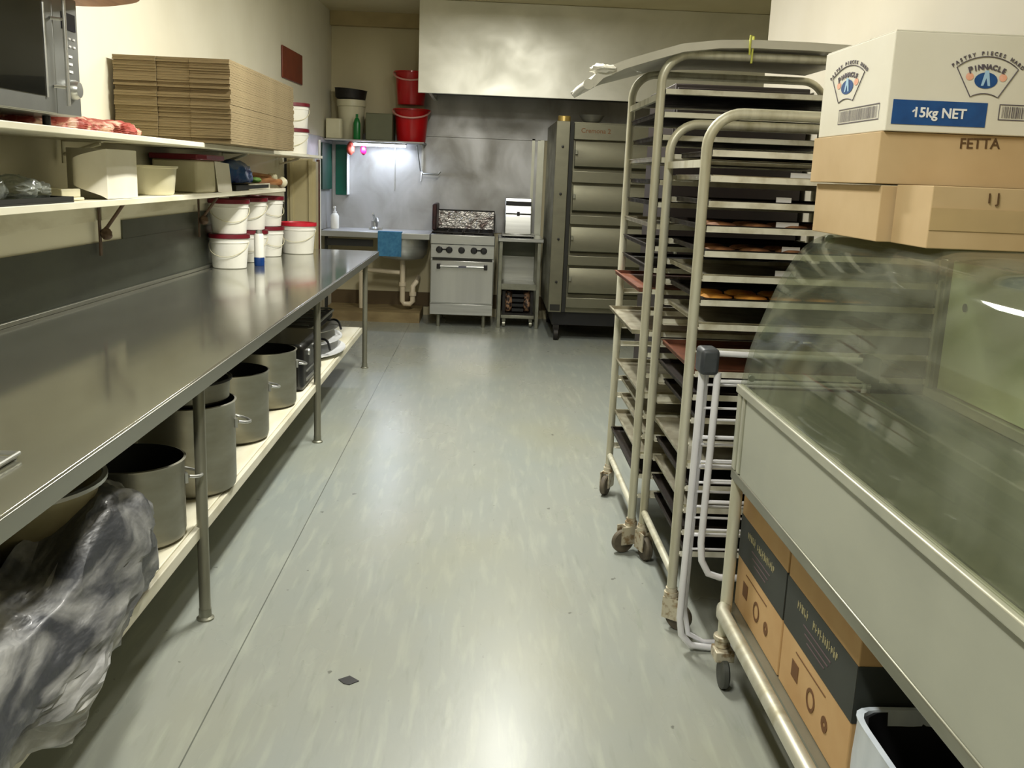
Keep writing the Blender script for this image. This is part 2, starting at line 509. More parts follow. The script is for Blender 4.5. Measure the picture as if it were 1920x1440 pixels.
# ================================================================== SETTING
YB = 10.62
CZ = 3.14
mb = MB().box(-2.6, 3.2, -3.2, YB+0.1, -0.1, 0)
struct('floor', mb, M_floor)
mb = MB().box(-2.6, 3.2, -3.2, YB+0.1, CZ, CZ+0.1)
struct('ceiling', mb, M_ceil)
mb = MB().prism([(wx(-3.2)-0.12, -3.2), (wx(-3.2), -3.2), (wx(YB), YB), (wx(YB)-0.12, YB)], 0, CZ, 'Z')
struct('wall_left', mb, M_wall)
struct('wall_back', MB().box(-2.0, 3.2, YB, YB+0.12, 0, CZ), M_backwall)
struct('wall_right', MB().prism([(1.62, -3.2), (1.75, -3.2), (1.75, 5.78), (3.0, 5.78), (3.0, 5.9), (1.62, 5.9)], 0, CZ, 'Z'), mat('right_wall_paint', (194, 188, 172), 0.6, rgb2=(186, 179, 160), scale=(1.5, 1.5, 1.5)))
struct('wall_far_right', MB().box(3.0, 3.12, 5.9, YB, 0, CZ), M_backwall)
struct('wall_near', MB().box(-2.3, 1.75, -3.3, -3.2, 0, CZ), M_wall)
# stainless cladding strips fixed to the walls
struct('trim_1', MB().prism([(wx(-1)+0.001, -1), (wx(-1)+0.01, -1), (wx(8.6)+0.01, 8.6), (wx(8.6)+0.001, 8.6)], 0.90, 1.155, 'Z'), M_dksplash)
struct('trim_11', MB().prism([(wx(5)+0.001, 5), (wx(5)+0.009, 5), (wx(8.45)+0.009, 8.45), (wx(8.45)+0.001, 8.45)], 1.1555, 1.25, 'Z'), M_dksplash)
struct('trim_2', MB().prism([(wx(8.95)+0.001, 8.95), (wx(8.95)+0.01, 8.95), (wx(YB)+0.01, YB), (wx(YB)+0.001, YB)], 0.93, 1.86, 'Z'), M_splash)
struct('trim_3', MB().box(wx(YB)+0.012, 0.56, YB-0.012, YB-0.001, 0.93, 1.925), M_splash)
struct('trim_4', MB().box(-0.69, 2.4, YB-0.018, YB-0.001, 1.928, 2.6).box(-0.69, 0.56, YB-0.03, YB-0.018, 1.925, 1.94), M_splash)
struct('trim_5', MB().box(0.47, 0.50, YB-0.03, YB-0.012, 0.6, 1.94).box(0.53, 0.6, YB-0.03, YB-0.001, 0.6, 1.93), M_caselt)
struct('trim_6', MB().box(-1.0, -0.99, YB-0.02, YB-0.012, 1.35, 1.82), M_steel)
# seam where the boxed duct meets the bench end
duct = MB().box(wx(8.5)-0.02, -1.5, 8.5, 8.62, 0, 1.625)
M_duct = mat('olive_cream_paint', (184, 172, 132), 0.55, rgb2=(172, 160, 118), scale=(3, 3, 3))
struct('trim_7', duct, M_duct)
struct('gap_shade_strip', MB().box(-1.742, -1.722, 8.49, 8.4995, 0, 1.62), M_black)  # black strip painting the dark gap between shelf end and duct
struct('trim_8', MB().box(-1.695, -1.67, 8.485, 8.5, 0.4, 1.62).box(-1.535, -1.505, 8.485, 8.5, 0.4, 1.62).box(-1.5, -1.475, 8.5, 8.62, 0, 1.6), M_duct)
struct('baseboard_back', MB().box(wx(YB), 3.0, YB-0.02, YB, 0.1, 0.25), mat('brown_skirting', (92, 74, 42), 0.6))
struct('trim_9', MB().box(wx(YB), 0.6, YB-0.1, YB, CZ-0.14, CZ), mat('brown_cornice', (178, 160, 116), 0.6))
pb = MB().box(wx(10.3)+0.02, -0.66, 9.98, YB-0.02, 0, 0.105)
struct('trim_10', pb, M_woodbox)

# ceiling lamps (bodies; their light is set at the top)
def ceiling_lamp(x, y, label):
    t = thing('ceiling_light', label, 'light', (x, y, CZ-0.06), 'ceiling batten lights')
    part('housing', MB().box(x-0.09, x+0.09, y-0.66, y+0.66, CZ-0.045, CZ-0.001), M_wplast, t, bevel=0.005)
    part('diffuser', MB().box(x-0.08, x+0.08, y-0.63, y+0.63, CZ-0.085, CZ-0.046), M_lamp, t, bevel=0.01)
    return t
ceiling_lamp(-0.15, 4.7, 'white ceiling batten light above the racks, outside the picture')
ceiling_lamp(-0.35, 1.0, 'white ceiling batten light closest to the viewer, outside the picture')
ceiling_lamp(0.3, 7.0, 'white ceiling batten light nearest the cooker, outside the picture')

# ================================================================== EXTRACTION HOOD
t = thing('extraction_hood', 'large stainless steel extraction hood hanging over the cooker and oven', 'extractor hood', (0.7, 10.1, 2.29))
x0, x1, y0 = -0.69, 2.72, 9.6
part('front_panel', MB().box(x0, x1, y0, y0+0.03, 2.29, CZ-0.002), M_hood, t, bevel=0.004)
part('side_panel', MB().box(x0+0.1, x0+0.13, y0+0.031, YB-0.02, 2.29, CZ-0.002), M_hood, t)
part('gutter', MB().box(x0+0.131, x1, y0+0.031, y0+0.15, 2.29, 2.31).box(x0+0.131, x1, y0+0.14, y0+0.15, 2.311, 2.36), M_dark, t)
for i in range(7):
    xa = x0+0.14+i*0.365
    f = MB().prism([(y0+0.16, 2.36), (YB-0.06, 2.62), (YB-0.06, 2.65), (y0+0.16, 2.39)], xa, xa+0.35, 'X')
    part('grease_filter', f, M_dark, t)

# ================================================================== STEEL BENCH (left)
t = thing('work_bench', 'long stainless steel work bench along the left wall with round tube legs', 'bench', (-1.4, 4.4, 0))
bx, bz = -0.895, 0.885
top = MB().prism([(wx(0.5)+0.012, 0.5), (bx, 0.5), (bx, 8.15), (wx(8.15)+0.012, 8.15)], bz-0.04, bz, 'Z')
part('benchtop', top, M_bench, t, bevel=0.004)
part('upstand', MB().prism([(wx(0.5)+0.012, 0.5), (wx(0.5)+0.028, 0.5), (wx(8.15)+0.028, 8.15), (wx(8.15)+0.012, 8.15)], bz+0.0005, bz+0.02, 'Z'), M_edge, t, bevel=0.003)
part('front_edge', MB().box(bx+0.0005, bx+0.006, 0.5, 8.15, bz-0.05, bz-0.003), M_edge, t, bevel=0.002)
M_leg = mat('dull_leg_tube', (150, 149, 134), 0.4, 0.6, rgb2=(122, 120, 104), scale=(20, 20, 2.5))
for ly in (0.86, 3.12, 5.38, 7.56):
    for lx in (-0.93, -1.62):
        leg = part('leg', MB().cyl((lx, ly, 0.02), (lx, ly, bz-0.041), 0.0195, 20), M_leg if lx > -1 else M_case, t)
        part('foot', MB().lathe((lx, ly, 0), [(0, 0), (0.03, 0), (0.03, 0.006), (0.022, 0.012), (0.021, 0.04), (0, 0.04)], 20), M_case, leg)
sh = MB().box(-1.62, -0.955, 0.7, 7.45, 0.318, 0.345)
part('lower_shelf', sh, M_shelfp, t, bevel=0.003, label='cream painted timber lower shelf')
part('shelf_rail', MB().box(-0.954, -0.935, 0.7, 7.45, 0.3, 0.342), M_ushelf, t, bevel=0.003)

# cooking pots below the bench
def make_pot(r, h, label, loc, rz=0, inner=M_potin, lidtop=None):
    p = thing('stock_pot', label, 'pot', loc, None)
    x, y, z = loc
    prof = [(0, 0.0), (r-0.02, 0.0), (r-0.004, 0.012), (r, 0.03), (r, h-0.008), (r+0.006, h), (r-0.002, h+0.002), (r-0.006, h-0.006), (r-0.006, 0.02), (0, 0.014)]
    o = part('pot_body', MB().lathe(loc, prof, 48), M_pot, p)
    o.data.materials.append(inner)
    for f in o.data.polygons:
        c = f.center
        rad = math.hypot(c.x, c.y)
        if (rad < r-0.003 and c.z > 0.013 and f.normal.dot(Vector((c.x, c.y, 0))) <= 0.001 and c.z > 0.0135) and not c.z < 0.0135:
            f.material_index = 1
    for s in (-1, 1):
        hp = []
        for k in range(9):
            a = -PI/2+PI*k/8
            hp.append((x+0.055*math.sin(a), y+s*(r+0.004+0.055*math.cos(a)), z+h*0.74-0.012*math.cos(a)))
        hh = MB().tube(hp, 0.0055, 8)
        hh.rotate(Matrix.Rotation(rz, 3, 'Z'), loc)
        part('handle', hh, M_steel, p)
        rv = MB()
        for q in (-0.055, 0.055):
            rv.box(x+q-0.01, x+q+0.01, y+s*(r-0.008)-0.004, y+s*(r-0.008)+0.006, z+h*0.74-0.02, z+h*0.74+0.014)
        rv.rotate(Matrix.Rotation(rz, 3, 'Z'), loc)
        part('handle_bracket', rv, M_steel, p)
    return p
SZ = 0.346
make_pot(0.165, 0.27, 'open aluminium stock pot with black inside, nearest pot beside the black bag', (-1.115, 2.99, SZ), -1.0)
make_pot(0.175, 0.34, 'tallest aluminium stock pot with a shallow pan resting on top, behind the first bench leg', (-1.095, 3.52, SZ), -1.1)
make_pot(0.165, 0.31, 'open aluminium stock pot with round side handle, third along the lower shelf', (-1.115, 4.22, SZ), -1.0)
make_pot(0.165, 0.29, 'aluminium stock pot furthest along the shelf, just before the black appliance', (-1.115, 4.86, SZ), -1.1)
# shallow pan resting on the tall pot
p = thing('saucepan', 'shallow dull steel pan standing on the tallest stock pot', 'pan', (-1.1, 3.52, SZ+0.344))
part('pan_body', MB().lathe((-1.1, 3.52, SZ+0.344), [(0, 0), (0.15, 0), (0.16, 0.01), (0.163, 0.075), (0.168, 0.08), (0.158, 0.078), (0.155, 0.012), (0, 0.008)], 40), M_pot, p)
part('pan_rim', MB().lathe((-1.1, 3.52, SZ+0.344), [(0.166, 0.074), (0.172, 0.077), (0.172, 0.083), (0.166, 0.085), (0.166, 0.074)], 40), M_blackm, p)
# dark pot under the mixing bowl
p = thing('dark_pot', 'blackened pot almost hidden under the cream mixing bowl', 'pot', (-1.27, 2.4, SZ))
part('pot_body', MB().lathe((-1.27, 2.4, SZ), [(0, 0), (0.14, 0), (0.15, 0.02), (0.15, 0.17), (0.145, 0.172), (0.14, 0.02), (0, 0.015)], 32), M_blackm, p)
p = thing('mixing_bowl', 'wide cream coloured mixing bowl tilted on a dark pot under the bench', 'bowl', (-1.235, 2.40, SZ+0.175))
bp_ = MB().lathe((-1.235, 2.40, SZ+0.175), [(0, 0), (0.08, 0.0), (0.17, 0.05), (0.225, 0.13), (0.245, 0.2), (0.255, 0.205), (0.248, 0.21), (0.238, 0.203), (0.215, 0.135), (0.16, 0.06), (0, 0.012)], 48)
part('bowl_body', bp_, mat('cream_enamel', (196, 186, 150), 0.35, 0.3, rgb2=(150, 140, 104), scale=(6, 6, 6)), p)
part('bowl_rim', MB().lathe((-1.235, 2.40, SZ+0.175), [(0.251, 0.2), (0.262, 0.204), (0.262, 0.214), (0.25, 0.216), (0.246, 0.208), (0.251, 0.2)], 48), M_steel, p)
# crumpled bin bag
bag = MB().blob((-1.16, 1.87, 0.455), (0.275, 0.93, 0.13), 6, 3.2, 0.045, 3.4, 0.346, 3.3, (1.8, 0.7, 2.4))
for v in bag.bm.verts:   # gathered shoulder at the far end
    k = max(0.0, 1-((v.co.y-2.5)/0.38)**2)*max(0.0, 1-((v.co.x+0.99)/0.17)**2)
    if v.co.z > 0.42: v.co.z += 0.10*k
for v in bag.bm.verts:   # front side slumps over the shelf edge
    if v.co.x > -0.93:
        k = min(1, (v.co.x+0.93)/0.07)
        v.co.z -= 0.07*k
    v.co.z += 0.04*math.sin(v.co.y*9+v.co.x*14)*0.35
for v in bag.bm.verts:
    if v.co.y > 2.08: v.co.x = max(v.co.x, -1.10)
bag.bm.verts.ensure_lookup_table()
for v in bag.bm.verts:
    if v.co.z < 0.35 and v.co.x < -0.925: v.co.z = 0.35
single('bin_bag', bag, M_bag, 'large crumpled grey black plastic bag bulging off the lower shelf', 'plastic bag')

# black appliance and trays at the far end of lower shelf
p = thing('deep_fryer', 'glossy black appliance with small chrome details beside the furthest stock pot', 'appliance', (-1.13, 5.45, SZ))
part('appliance_body', MB().box(-1.3, -0.965, 5.15, 5.75, SZ, SZ+0.26), mat('gloss_black', (14, 14, 16), 0.35, coat=0.1), p, bevel=0.03)
part('control_strip', MB().box(-0.964, -0.958, 5.22, 5.6, SZ+0.05, SZ+0.065).box(-0.964, -0.958, 5.22, 5.5, SZ+0.1, SZ+0.108), M_steel, p)
for k in range(2):
    part('chrome_button', MB().lathe((-0.964, 5.3+k*0.18, SZ+0.2), [(0, 0), (0.02, 0), (0.018, 0.008), (0, 0.01)], 16, 'X'), M_steel, p)
yy = 5.98
for k, (z0, dx, cc, lb) in enumerate([(0.0, 0.0, M_wplate, 'white melamine platter lying lowest at the far end of the lower shelf'),
                                      (0.055, -0.04, M_wplate, 'white platter resting on the lowest platter under the bench end'),
                                      (0.11, -0.08, M_steel, 'shiny steel tray on top of the white platters under the bench end')]):
    y_ = 6.35+k*0.12
    o = MB().lathe((-1.15+dx, y_, SZ+z0), [(0, 0), (0.14, 0), (0.2, 0.018), (0.235, 0.026), (0.235, 0.032), (0.195, 0.026), (0.13, 0.008), (0, 0.008)], 40, 'Z', 1.0, 1.7)
    single('platter', o, cc, lb, 'platter', 'platters at the bench end')
for k in range(2):
    pth = []
    for i in range(13):
        a = PI*i/12
        pth.append((-0.965-0.22*i/12+0.03*math.sin(a), 6.05+k*0.42+0.18*math.sin(a)+0.05*k, SZ+0.075+0.06*k+0.035*math.sin(a)))
    single('power_cord', MB().tube(pth, 0.008, 8), M_black, ('black cord draped over the nearer white platter', 'black cord draped over the further white platter')[k], 'cord')
o = MB().box(-1.45, -1.08, 5.85, 6.9, SZ+0.155, SZ+0.21)
o = single('griddle_plate', o, M_blackm, 'flat black griddle lying across the platters under the bench', 'griddle', bevel=0.012)
o = MB()
for i in range(7):
    o.tube([(-1.42, 5.9+i*0.16, SZ+0.222), (-1.1, 5.9+i*0.16, SZ+0.222)], 0.005, 6)
o.tube([(-1.42, 5.88, SZ+0.222), (-1.1, 5.88, SZ+0.222), (-1.06, 5.95, SZ+0.222), (-1.06, 6.8, SZ+0.222), (-1.1, 6.88, SZ+0.222), (-1.42, 6.88, SZ+0.222)], 0.007, 8, True)
single('wire_rack', o, M_steel, 'chrome wire rack lying on the black griddle under the bench', 'wire rack')

# ================================================================== WALL SHELVES
t = thing('upper_wall_shelf', 'upper white painted wall shelf carrying the microwave and cartons', 'shelf', (-1.6, 4.5, 1.625))
part('board', MB().prism([(wx(0.4)+0.002, 0.4), (-1.4, 0.4), (-1.4, 8.4), (wx(8.4)+0.002, 8.4)], 1.625, 1.648, 'Z'), M_shelfp, t, bevel=0.003)
def bracket(par, y, zt, xf, m_, drop):
    xw = wx(y)+0.027
    mb_ = MB().box(xw, xw+0.006, y-0.013, y+0.013, zt-drop, zt-0.0005)
    mb_.box(xw+0.0062, xf, y-0.012, y+0.012, zt-0.007, zt-0.0005)
    part('bracket', mb_.tube([(xw+0.006, y, zt-drop*0.62), (xw+0.04, y, zt-drop*0.5), (xf-0.01, y, zt-0.009)], 0.0085, 8), m_, par)
for y in (2.6, 4.35, 6.65, 8.2):
    bracket(t, y, 1.625, wx(y)+0.2, M_ushelf, 0.1)
t = thing('lower_wall_shelf', 'lower cream wall shelf over a scuffed timber wall batten with brown brackets', 'shelf', (-1.7, 4.5, 1.3))
part('board', MB().prism([(wx(0.4)+0.002, 0.4), (-1.52, 0.4), (-1.52, 7.35), (wx(7.35)+0.002, 7.35)], 1.372, 1.389, 'Z'), M_shelfp, t, bevel=0.002)
part('front_edge', MB().box(-1.519, -1.5, 0.4, 7.35, 1.366, 1.391), M_shelfp, t, bevel=0.002)
for (ya, yb, za, zb) in ((0.4, 4.64, 1.165, 1.262), (4.72, 6.9, 1.262, 1.318)):
    bt = MB().prism([(wx(ya)+0.002, ya), (wx(ya)+0.026, ya), (wx(yb)+0.026, yb), (wx(yb)+0.002, yb)], 1.2, 1.3715, 'Z')
    for v in bt.bm.verts:
        if v.co.z < 1.25: v.co.z = za if v.co.y < (ya+yb)/2 else zb
    part('wall_batten', bt, M_ushelf, t)
for y in (2.3, 4.68, 6.13):
    bracket(t, y, 1.372, wx(y)+0.17, M_brk, 0.275)
    xw = wx(y)+0.03
    part('bracket_knuckle', MB().blob((xw+0.03, y, 1.372-0.17), (0.026, 0.022, 0.026), 3, 2.2, 0.006, 30), M_brk, t)

# microwave
MY0, MY1, MZ0, MZ1, MX = 2.93, 3.585, 1.69, 2.085, -1.45
t = thing('microwave_oven', 'stainless steel microwave oven with dark door and bar handle on the upper shelf', 'microwave', (-1.65, 3.25, 1.65))
part('cabinet', MB().box(-1.84, MX-0.02, MY0, MY1, MZ0, MZ1), M_mw, t, bevel=0.004)
dr = part('door', MB().box(MX-0.0195, MX, MY0+0.002, MY1-0.2, MZ0+0.002, MZ1-0.002), M_mw, t, bevel=0.003)
part('window', MB().box(MX+0.0003, MX+0.003, MY0+0.03, MY1-0.275, MZ0+0.055, MZ1-0.045), M_screen, dr)
hy = MY1-0.19
hn = MB().tube([(MX+0.035, hy-0.0, MZ0+0.03), (MX+0.035, hy, MZ1-0.03)], 0.007, 10)
for z in (MZ0+0.09, MZ1-0.09):
    hn.tube([(MX+0.001, hy-0.03, z), (MX+0.035, hy, z)], 0.005, 8)
hn.tube([(MX+0.004, hy-0.085, MZ0+0.05), (MX+0.004, hy-0.085, MZ1-0.05)], 0.004, 8)
part('handle', hn, M_steel, dr)
cp = part('control_panel', MB().box(MX-0.0195, MX, MY1-0.198, MY1-0.002, MZ0+0.002, MZ1-0.002), M_mw, t, bevel=0.003)
part('display', MB().box(MX+0.0003, MX+0.003, MY1-0.13, MY1-0.025, MZ1-0.11, MZ1-0.055), M_navy, cp)
for r_ in range(2):
    for c_ in range(3):
        part('button', MB().box(MX+0.0003, MX+0.004, MY1-0.12+c_*0.035, MY1-0.105+c_*0.035, MZ1-0.14-r_*0.025, MZ1-0.134-r_*0.025), M_white, cp)
for r_ in range(3):
    part('button', MB().box(MX+0.0003, MX+0.004, MY1-0.095, MY1-0.065, MZ1-0.2-r_*0.025, MZ1-0.192-r_*0.025), M_white, cp)
part('dial', MB().lathe((MX+0.0005, MY1-0.07, MZ0+0.09), [(0, 0), (0.033, 0), (0.033, 0.012), (0.026, 0.026), (0, 0.028)], 24, 'X'), M_steel, cp)
for (fx, fy) in ((-1.8, MY0+0.06), (-1.8, MY1-0.06), (MX-0.06, MY0+0.06), (MX-0.06, MY1-0.06)):
    part('foot', MB().cyl((fx-0.04, fy, 1.6485), (fx-0.04, fy, MZ0), 0.014, 12), M_black, t)
# round wooden bowl on the microwave
t = thing('wooden_dough_bowl', 'brown wooden bowl resting on top of the microwave', 'bowl', (-1.5, 3.44, MZ1))
part('bowl_body', MB().lathe((-1.48, 3.5, MZ1+0.001), [(0, 0), (0.22, 0), (0.265, 0.012), (0.285, 0.05), (0.29, 0.12), (0.275, 0.12), (0.26, 0.05), (0.2, 0.02), (0, 0.02)], 40), M_wood, t)
# red sack
sk = MB().blob((-1.66, 4.05, 1.67), (0.15, 0.5, 0.03), 5, 2.4, 0.025, 9, 1.649, 1.0)
for v in sk.bm.verts:
    if v.co.y < 3.62: v.co.z = min(v.co.z, 1.686)
sk.blob((-1.67, 3.65, 1.86), (0.17, 0.035, 0.205), 4, 4.0, 0.008, 9, 1.649, 5.0)
single('onion_sack', sk, M_redbag, 'crumpled red and white plastic sack squeezed between microwave and cartons', 'sack')

# flattened cartons
CX0, CX1, CYN, CYF = wx(4.9)+0.03, -1.27, 4.92, 6.5
n_c = 34
hz = 0.40/n_c
segs = [(CX0, CX0+0.205), (CX0+0.207, CX0+0.365), (CX0+0.367, CX1)]
for i in range(n_c):
    z0 = 1.6485+i*hz
    mb_ = MB()
    dy = random.uniform(-0.008, 0.008)+(0.02 if i in (20, 21) else 0)
    dx = random.uniform(-0.002, 0.001)
    for s_i, (a, b_) in enumerate(segs):
        off = (0.0, 0.008, 0.003)[s_i]+random.uniform(-0.002, 0.002)
        xb = b_+dx if s_i == 2 else b_
        top = z0+hz*0.9
        pts = [(a, CYN+dy+off), (xb, CYN+dy+off), (xb, CYF+dy), (max(a, wx(CYF)+0.03), CYF+dy)]
        mb_.prism(pts, z0, z0+hz*0.42, 'Z')
        mb_.prism([(p_[0], p_[1]+random.uniform(0, 0.004)) for p_ in pts], z0+hz*0.47, top, 'Z')
    lb = 'flattened brown carton lying in the tall stack on the upper shelf'
    if i == n_c-1: lb = 'topmost flattened brown carton of the stack on the upper shelf'
    if i == 0: lb = 'lowest flattened brown carton, lying directly on the upper shelf'
    single('flattened_carton', mb_, M_card, lb, 'carton', 'flattened cartons on the upper shelf', smooth=False)

# plastic buckets
def make_bucket(loc, label, group, body=M_wplast, lid=M_lid, r=0.125, h=0.205, taper=0.86):
    t_ = thing('plastic_bucket', label, 'bucket', loc, group)
    x, y, z = loc
    part('bucket_body', MB().lathe(loc, [(0, 0), (r*taper-0.004, 0), (r*taper, 0.004), (r*0.975, h*0.8), (r*1.01, h*0.81), (r*1.01, h*0.84), (r*0.985, h*0.85), (r, h-0.001), (0, h-0.001)], 40), body, t_)
    part('lid', MB().lathe(loc, [(0, h+0.008), (r*0.9, h+0.008), (r*0.93, h+0.016), (r*1.06, h+0.016), (r*1.07, h-0.008), (r*1.02, h-0.012), (r*1.015, h), (0, h)], 40), lid, t_)
    hp = [(x+r*1.03*math.cos(a), y-r*1.03*math.sin(a), z+h*0.82-0.09*math.sin(a)) for a in [PI*i/14 for i in range(15)]]
    part('handle', MB().tube(hp, 0.0025, 6), M_cplast, t_)
    return t_
g = 'white buckets with dark red lids on the bench'
BZ = bz+0.001
b0 = make_bucket((-1.672, 6.38, BZ), 'white bucket with dark red lid, lower one of the nearest stack on the bench', g)
bh = 0.2225
dup(b0, (-1.67, 6.38, BZ+bh), 'white bucket with dark red lid, upper one of the nearest stack on the bench', g, 0.4)
dup(b0, (-1.66, 6.86, BZ), 'white bucket with dark red lid, lower one of the middle stack behind the spray can', g, 0.2)
dup(b0, (-1.66, 6.86, BZ+bh), 'white bucket with dark red lid, upper one of the middle stack under the shelf', g, 0.2)
dup(b0, (-1.645, 7.34, BZ), 'white bucket with dark red lid, lower one of the furthest stack on the bench', g, 0.9)
dup(b0, (-1.645, 7.34, BZ+bh), 'white bucket with dark red lid, upper one of the furthest stack on the bench', g, 0.9)
make_bucket((-1.515, 7.62, BZ), 'single white bucket with bright red lid standing alone at the stack end', None, lid=mat('bright_red_lid', (196, 32, 50), 0.35), r=0.136, h=0.225).location = (-1.47, 7.66, BZ)
g2 = 'white buckets at the end of the upper shelf'
u0 = make_bucket((-1.33, 7.0, 1.649), 'white bucket standing on the far end of the upper shelf, lower of two', g2, r=0.13, h=0.178, taper=0.9)
u0.location = (-1.56, 7.9, 1.649)
u1 = dup(u0, (-1.555, 7.9, 1.649+0.195), 'white bucket on the far end of the upper shelf, upper of two', g2, 0.3)
# spray can
t = thing('spray_can', 'slim white can with dark blue base standing before the middle buckets', 'can', (-1.525, 6.58, BZ))
c_ = (-1.525, 6.58, BZ)
part('can_body', MB().lathe(c_, [(0, 0.056), (0.033, 0.056), (0.033, 0.2), (0.026, 0.215), (0, 0.216)], 24), M_wplast, t)
part('can_base', MB().lathe(c_, [(0, 0), (0.034, 0), (0.035, 0.05), (0.033, 0.055), (0, 0.055)], 24), mat('deep_blue_plastic', (10, 56, 120), 0.3), t)
part('cap', MB().lathe(c_, [(0.0, 0.2165), (0.022, 0.2165), (0.02, 0.24), (0, 0.242)], 20), M_steel, t)

# things on the lower wall shelf
LZ = 1.39
t = thing('baking_tray', 'dark shallow tray holding clear containers on the lower wall shelf', 'tray', (-1.66, 3.15, LZ))
part('tray_body', MB().box(-1.84, -1.51, 2.7, 3.62, LZ, LZ+0.008).box(-1.84, -1.51, 2.7, 2.712, LZ+0.0085, LZ+0.022).box(-1.84, -1.51, 3.608, 3.62, LZ+0.0085, LZ+0.022).box(-1.522, -1.51, 2.713, 3.607, LZ+0.0085, LZ+0.022), M_dark, t)
for k, (yy, hh, lb) in enumerate([(2.86, 0.075, 'clear plastic container on the dark tray, cut by the left picture edge'), (3.13, 0.085, 'clear crumpled plastic container on the dark tray, further one')]):
    mb_ = MB().blob((-1.66, yy, LZ+0.009+hh/2), (0.11, 0.12, hh/2), 4, 4.5, 0.012, 14, LZ+0.009, k*3)
    single('clear_container', mb_, M_filmclear, lb, 'container', 'clear containers on the dark tray')
mb_ = MB().blob((-1.62, 3.38, LZ+0.05), (0.10, 0.12, 0.03), 4, 3.0, 0.02, 14, LZ+0.009, 9)
single('plastic_wrap', mb_, M_filmclear, 'loose bundle of clear wrap lying beside the paper towel roll', 'plastic wrap')
mb_ = MB().box(-1.72, -1.56, 3.68, 3.84, LZ+0.001, LZ+0.012).box(-1.71, -1.57, 3.66, 3.83, LZ+0.0125, LZ+0.045)
single('carton_tub', mb_, M_cplast, 'small cream carton between plastic wrap and the paper roll', 'carton', bevel=0.004)
# paper towel roll, on end, with a loose sheet hanging towards the aisle
t = thing('paper_towel_roll', 'standing white paper towel roll with a loose sheet curling over the shelf edge', 'paper roll', (-1.66, 4.12, LZ))
part('roll', MB().lathe((-1.65, 4.2, LZ+0.001), [(0.02, 0), (0.115, 0), (0.115, 0.2), (0.02, 0.2), (0.02, 0)], 40), M_paper, t)
def sheetfn(u, v):
    # u along sheet from roll tangent to curl, v height
    if u < 0.5:
        x = -1.53+0.005*math.sin(u*9); y = 4.33-0.34*(u/0.5)
        zt = 0.198
    else:
        k = (u-0.5)/0.5
        x = -1.53-0.10*math.sin(k*PI*0.5); y = 3.99-0.10*math.sin(k*PI*0.8)
        zt = 0.198-0.06*k
    zb = 0.0 if u < 0.5 else 0.0+0.07*((u-0.5)/0.5)**0.7
    return Vector((x, y, LZ+0.002+zb+(zt-zb)*v))
part('loose_sheet', MB().grid(24, 6, sheetfn, 0.002), M_paper, t)
# round tub
t = thing('plastic_tub', 'low cream oval tub between the paper roll and the lidded bucket', 'tub', (-1.66, 4.83, LZ))
part('tub_body', MB().lathe((-1.665, 4.83, LZ+0.001), [(0, 0), (0.128, 0), (0.135, 0.008), (0.148, 0.125), (0.156, 0.128), (0.157, 0.138), (0.146, 0.139), (0.14, 0.13), (0.13, 0.015), (0, 0.01)], 44, 'Z', 0.95, 1.25), M_cplast, t)
# lidded square bucket
t = thing('lidded_tub', 'square white tub with a dark red lid standing before the blue bag', 'tub', (-1.68, 5.5, LZ))
part('tub_body', MB().prism([(-1.8, 5.33), (-1.565, 5.33), (-1.53, 5.38), (-1.53, 5.7), (-1.565, 5.74), (-1.8, 5.74)], LZ+0.001, LZ+0.175, 'Z'), M_cplast, t, bevel=0.01)
part('lid', MB().prism([(-1.81, 5.31), (-1.555, 5.31), (-1.515, 5.36), (-1.515, 5.71), (-1.555, 5.76), (-1.81, 5.76)], LZ+0.176, LZ+0.205, 'Z'), M_lid, t, bevel=0.006)
mb_ = MB().grid(6, 6, lambda u, v: Vector((-1.513-0.012*v, 5.55+0.3*u+0.02*(1-v), LZ+0.004+0.168*v-0.01*u)), 0.003)
single('paper_bag', mb_, M_paper, 'folded white paper bag leaning on the lidded tub', 'paper bag')
mb_ = MB().blob((-1.65, 6.35, LZ+0.10), (0.10, 0.30, 0.075), 4, 3.0, 0.02, 10, LZ+0.046, 2)
single('blue_bag', mb_, M_bluebag, 'crumpled dark blue plastic bag at the far end of the lower shelf', 'plastic bag')
t = thing('stacking_tray', 'dark tray with a pale rim under the blue bag on the lower shelf', 'tray', (-1.66, 6.4, LZ))
part('tray_body', MB().box(-1.79, -1.535, 6.05, 6.95, LZ+0.001, LZ+0.035), M_dark, t, bevel=0.004)
part('tray_rim', MB().box(-1.535, -1.528, 6.35, 6.95, LZ+0.001, LZ+0.008).box(-1.535, -1.528, 6.35, 6.95, LZ+0.032, LZ+0.04).box(-1.535, -1.528, 6.94, 6.95, LZ+0.0085, LZ+0.0315), M_ushelf, t)
mb_ = MB().blob((-1.6, 6.8, LZ+0.06), (0.04, 0.06, 0.02), 3, 2.2, 0.006, 30, LZ+0.041, 4)
single('green_sponge', mb_, mat('leaf_green', (120, 170, 80), 0.6), 'small bright green scourer on the tray by the blue bag', 'sponge')
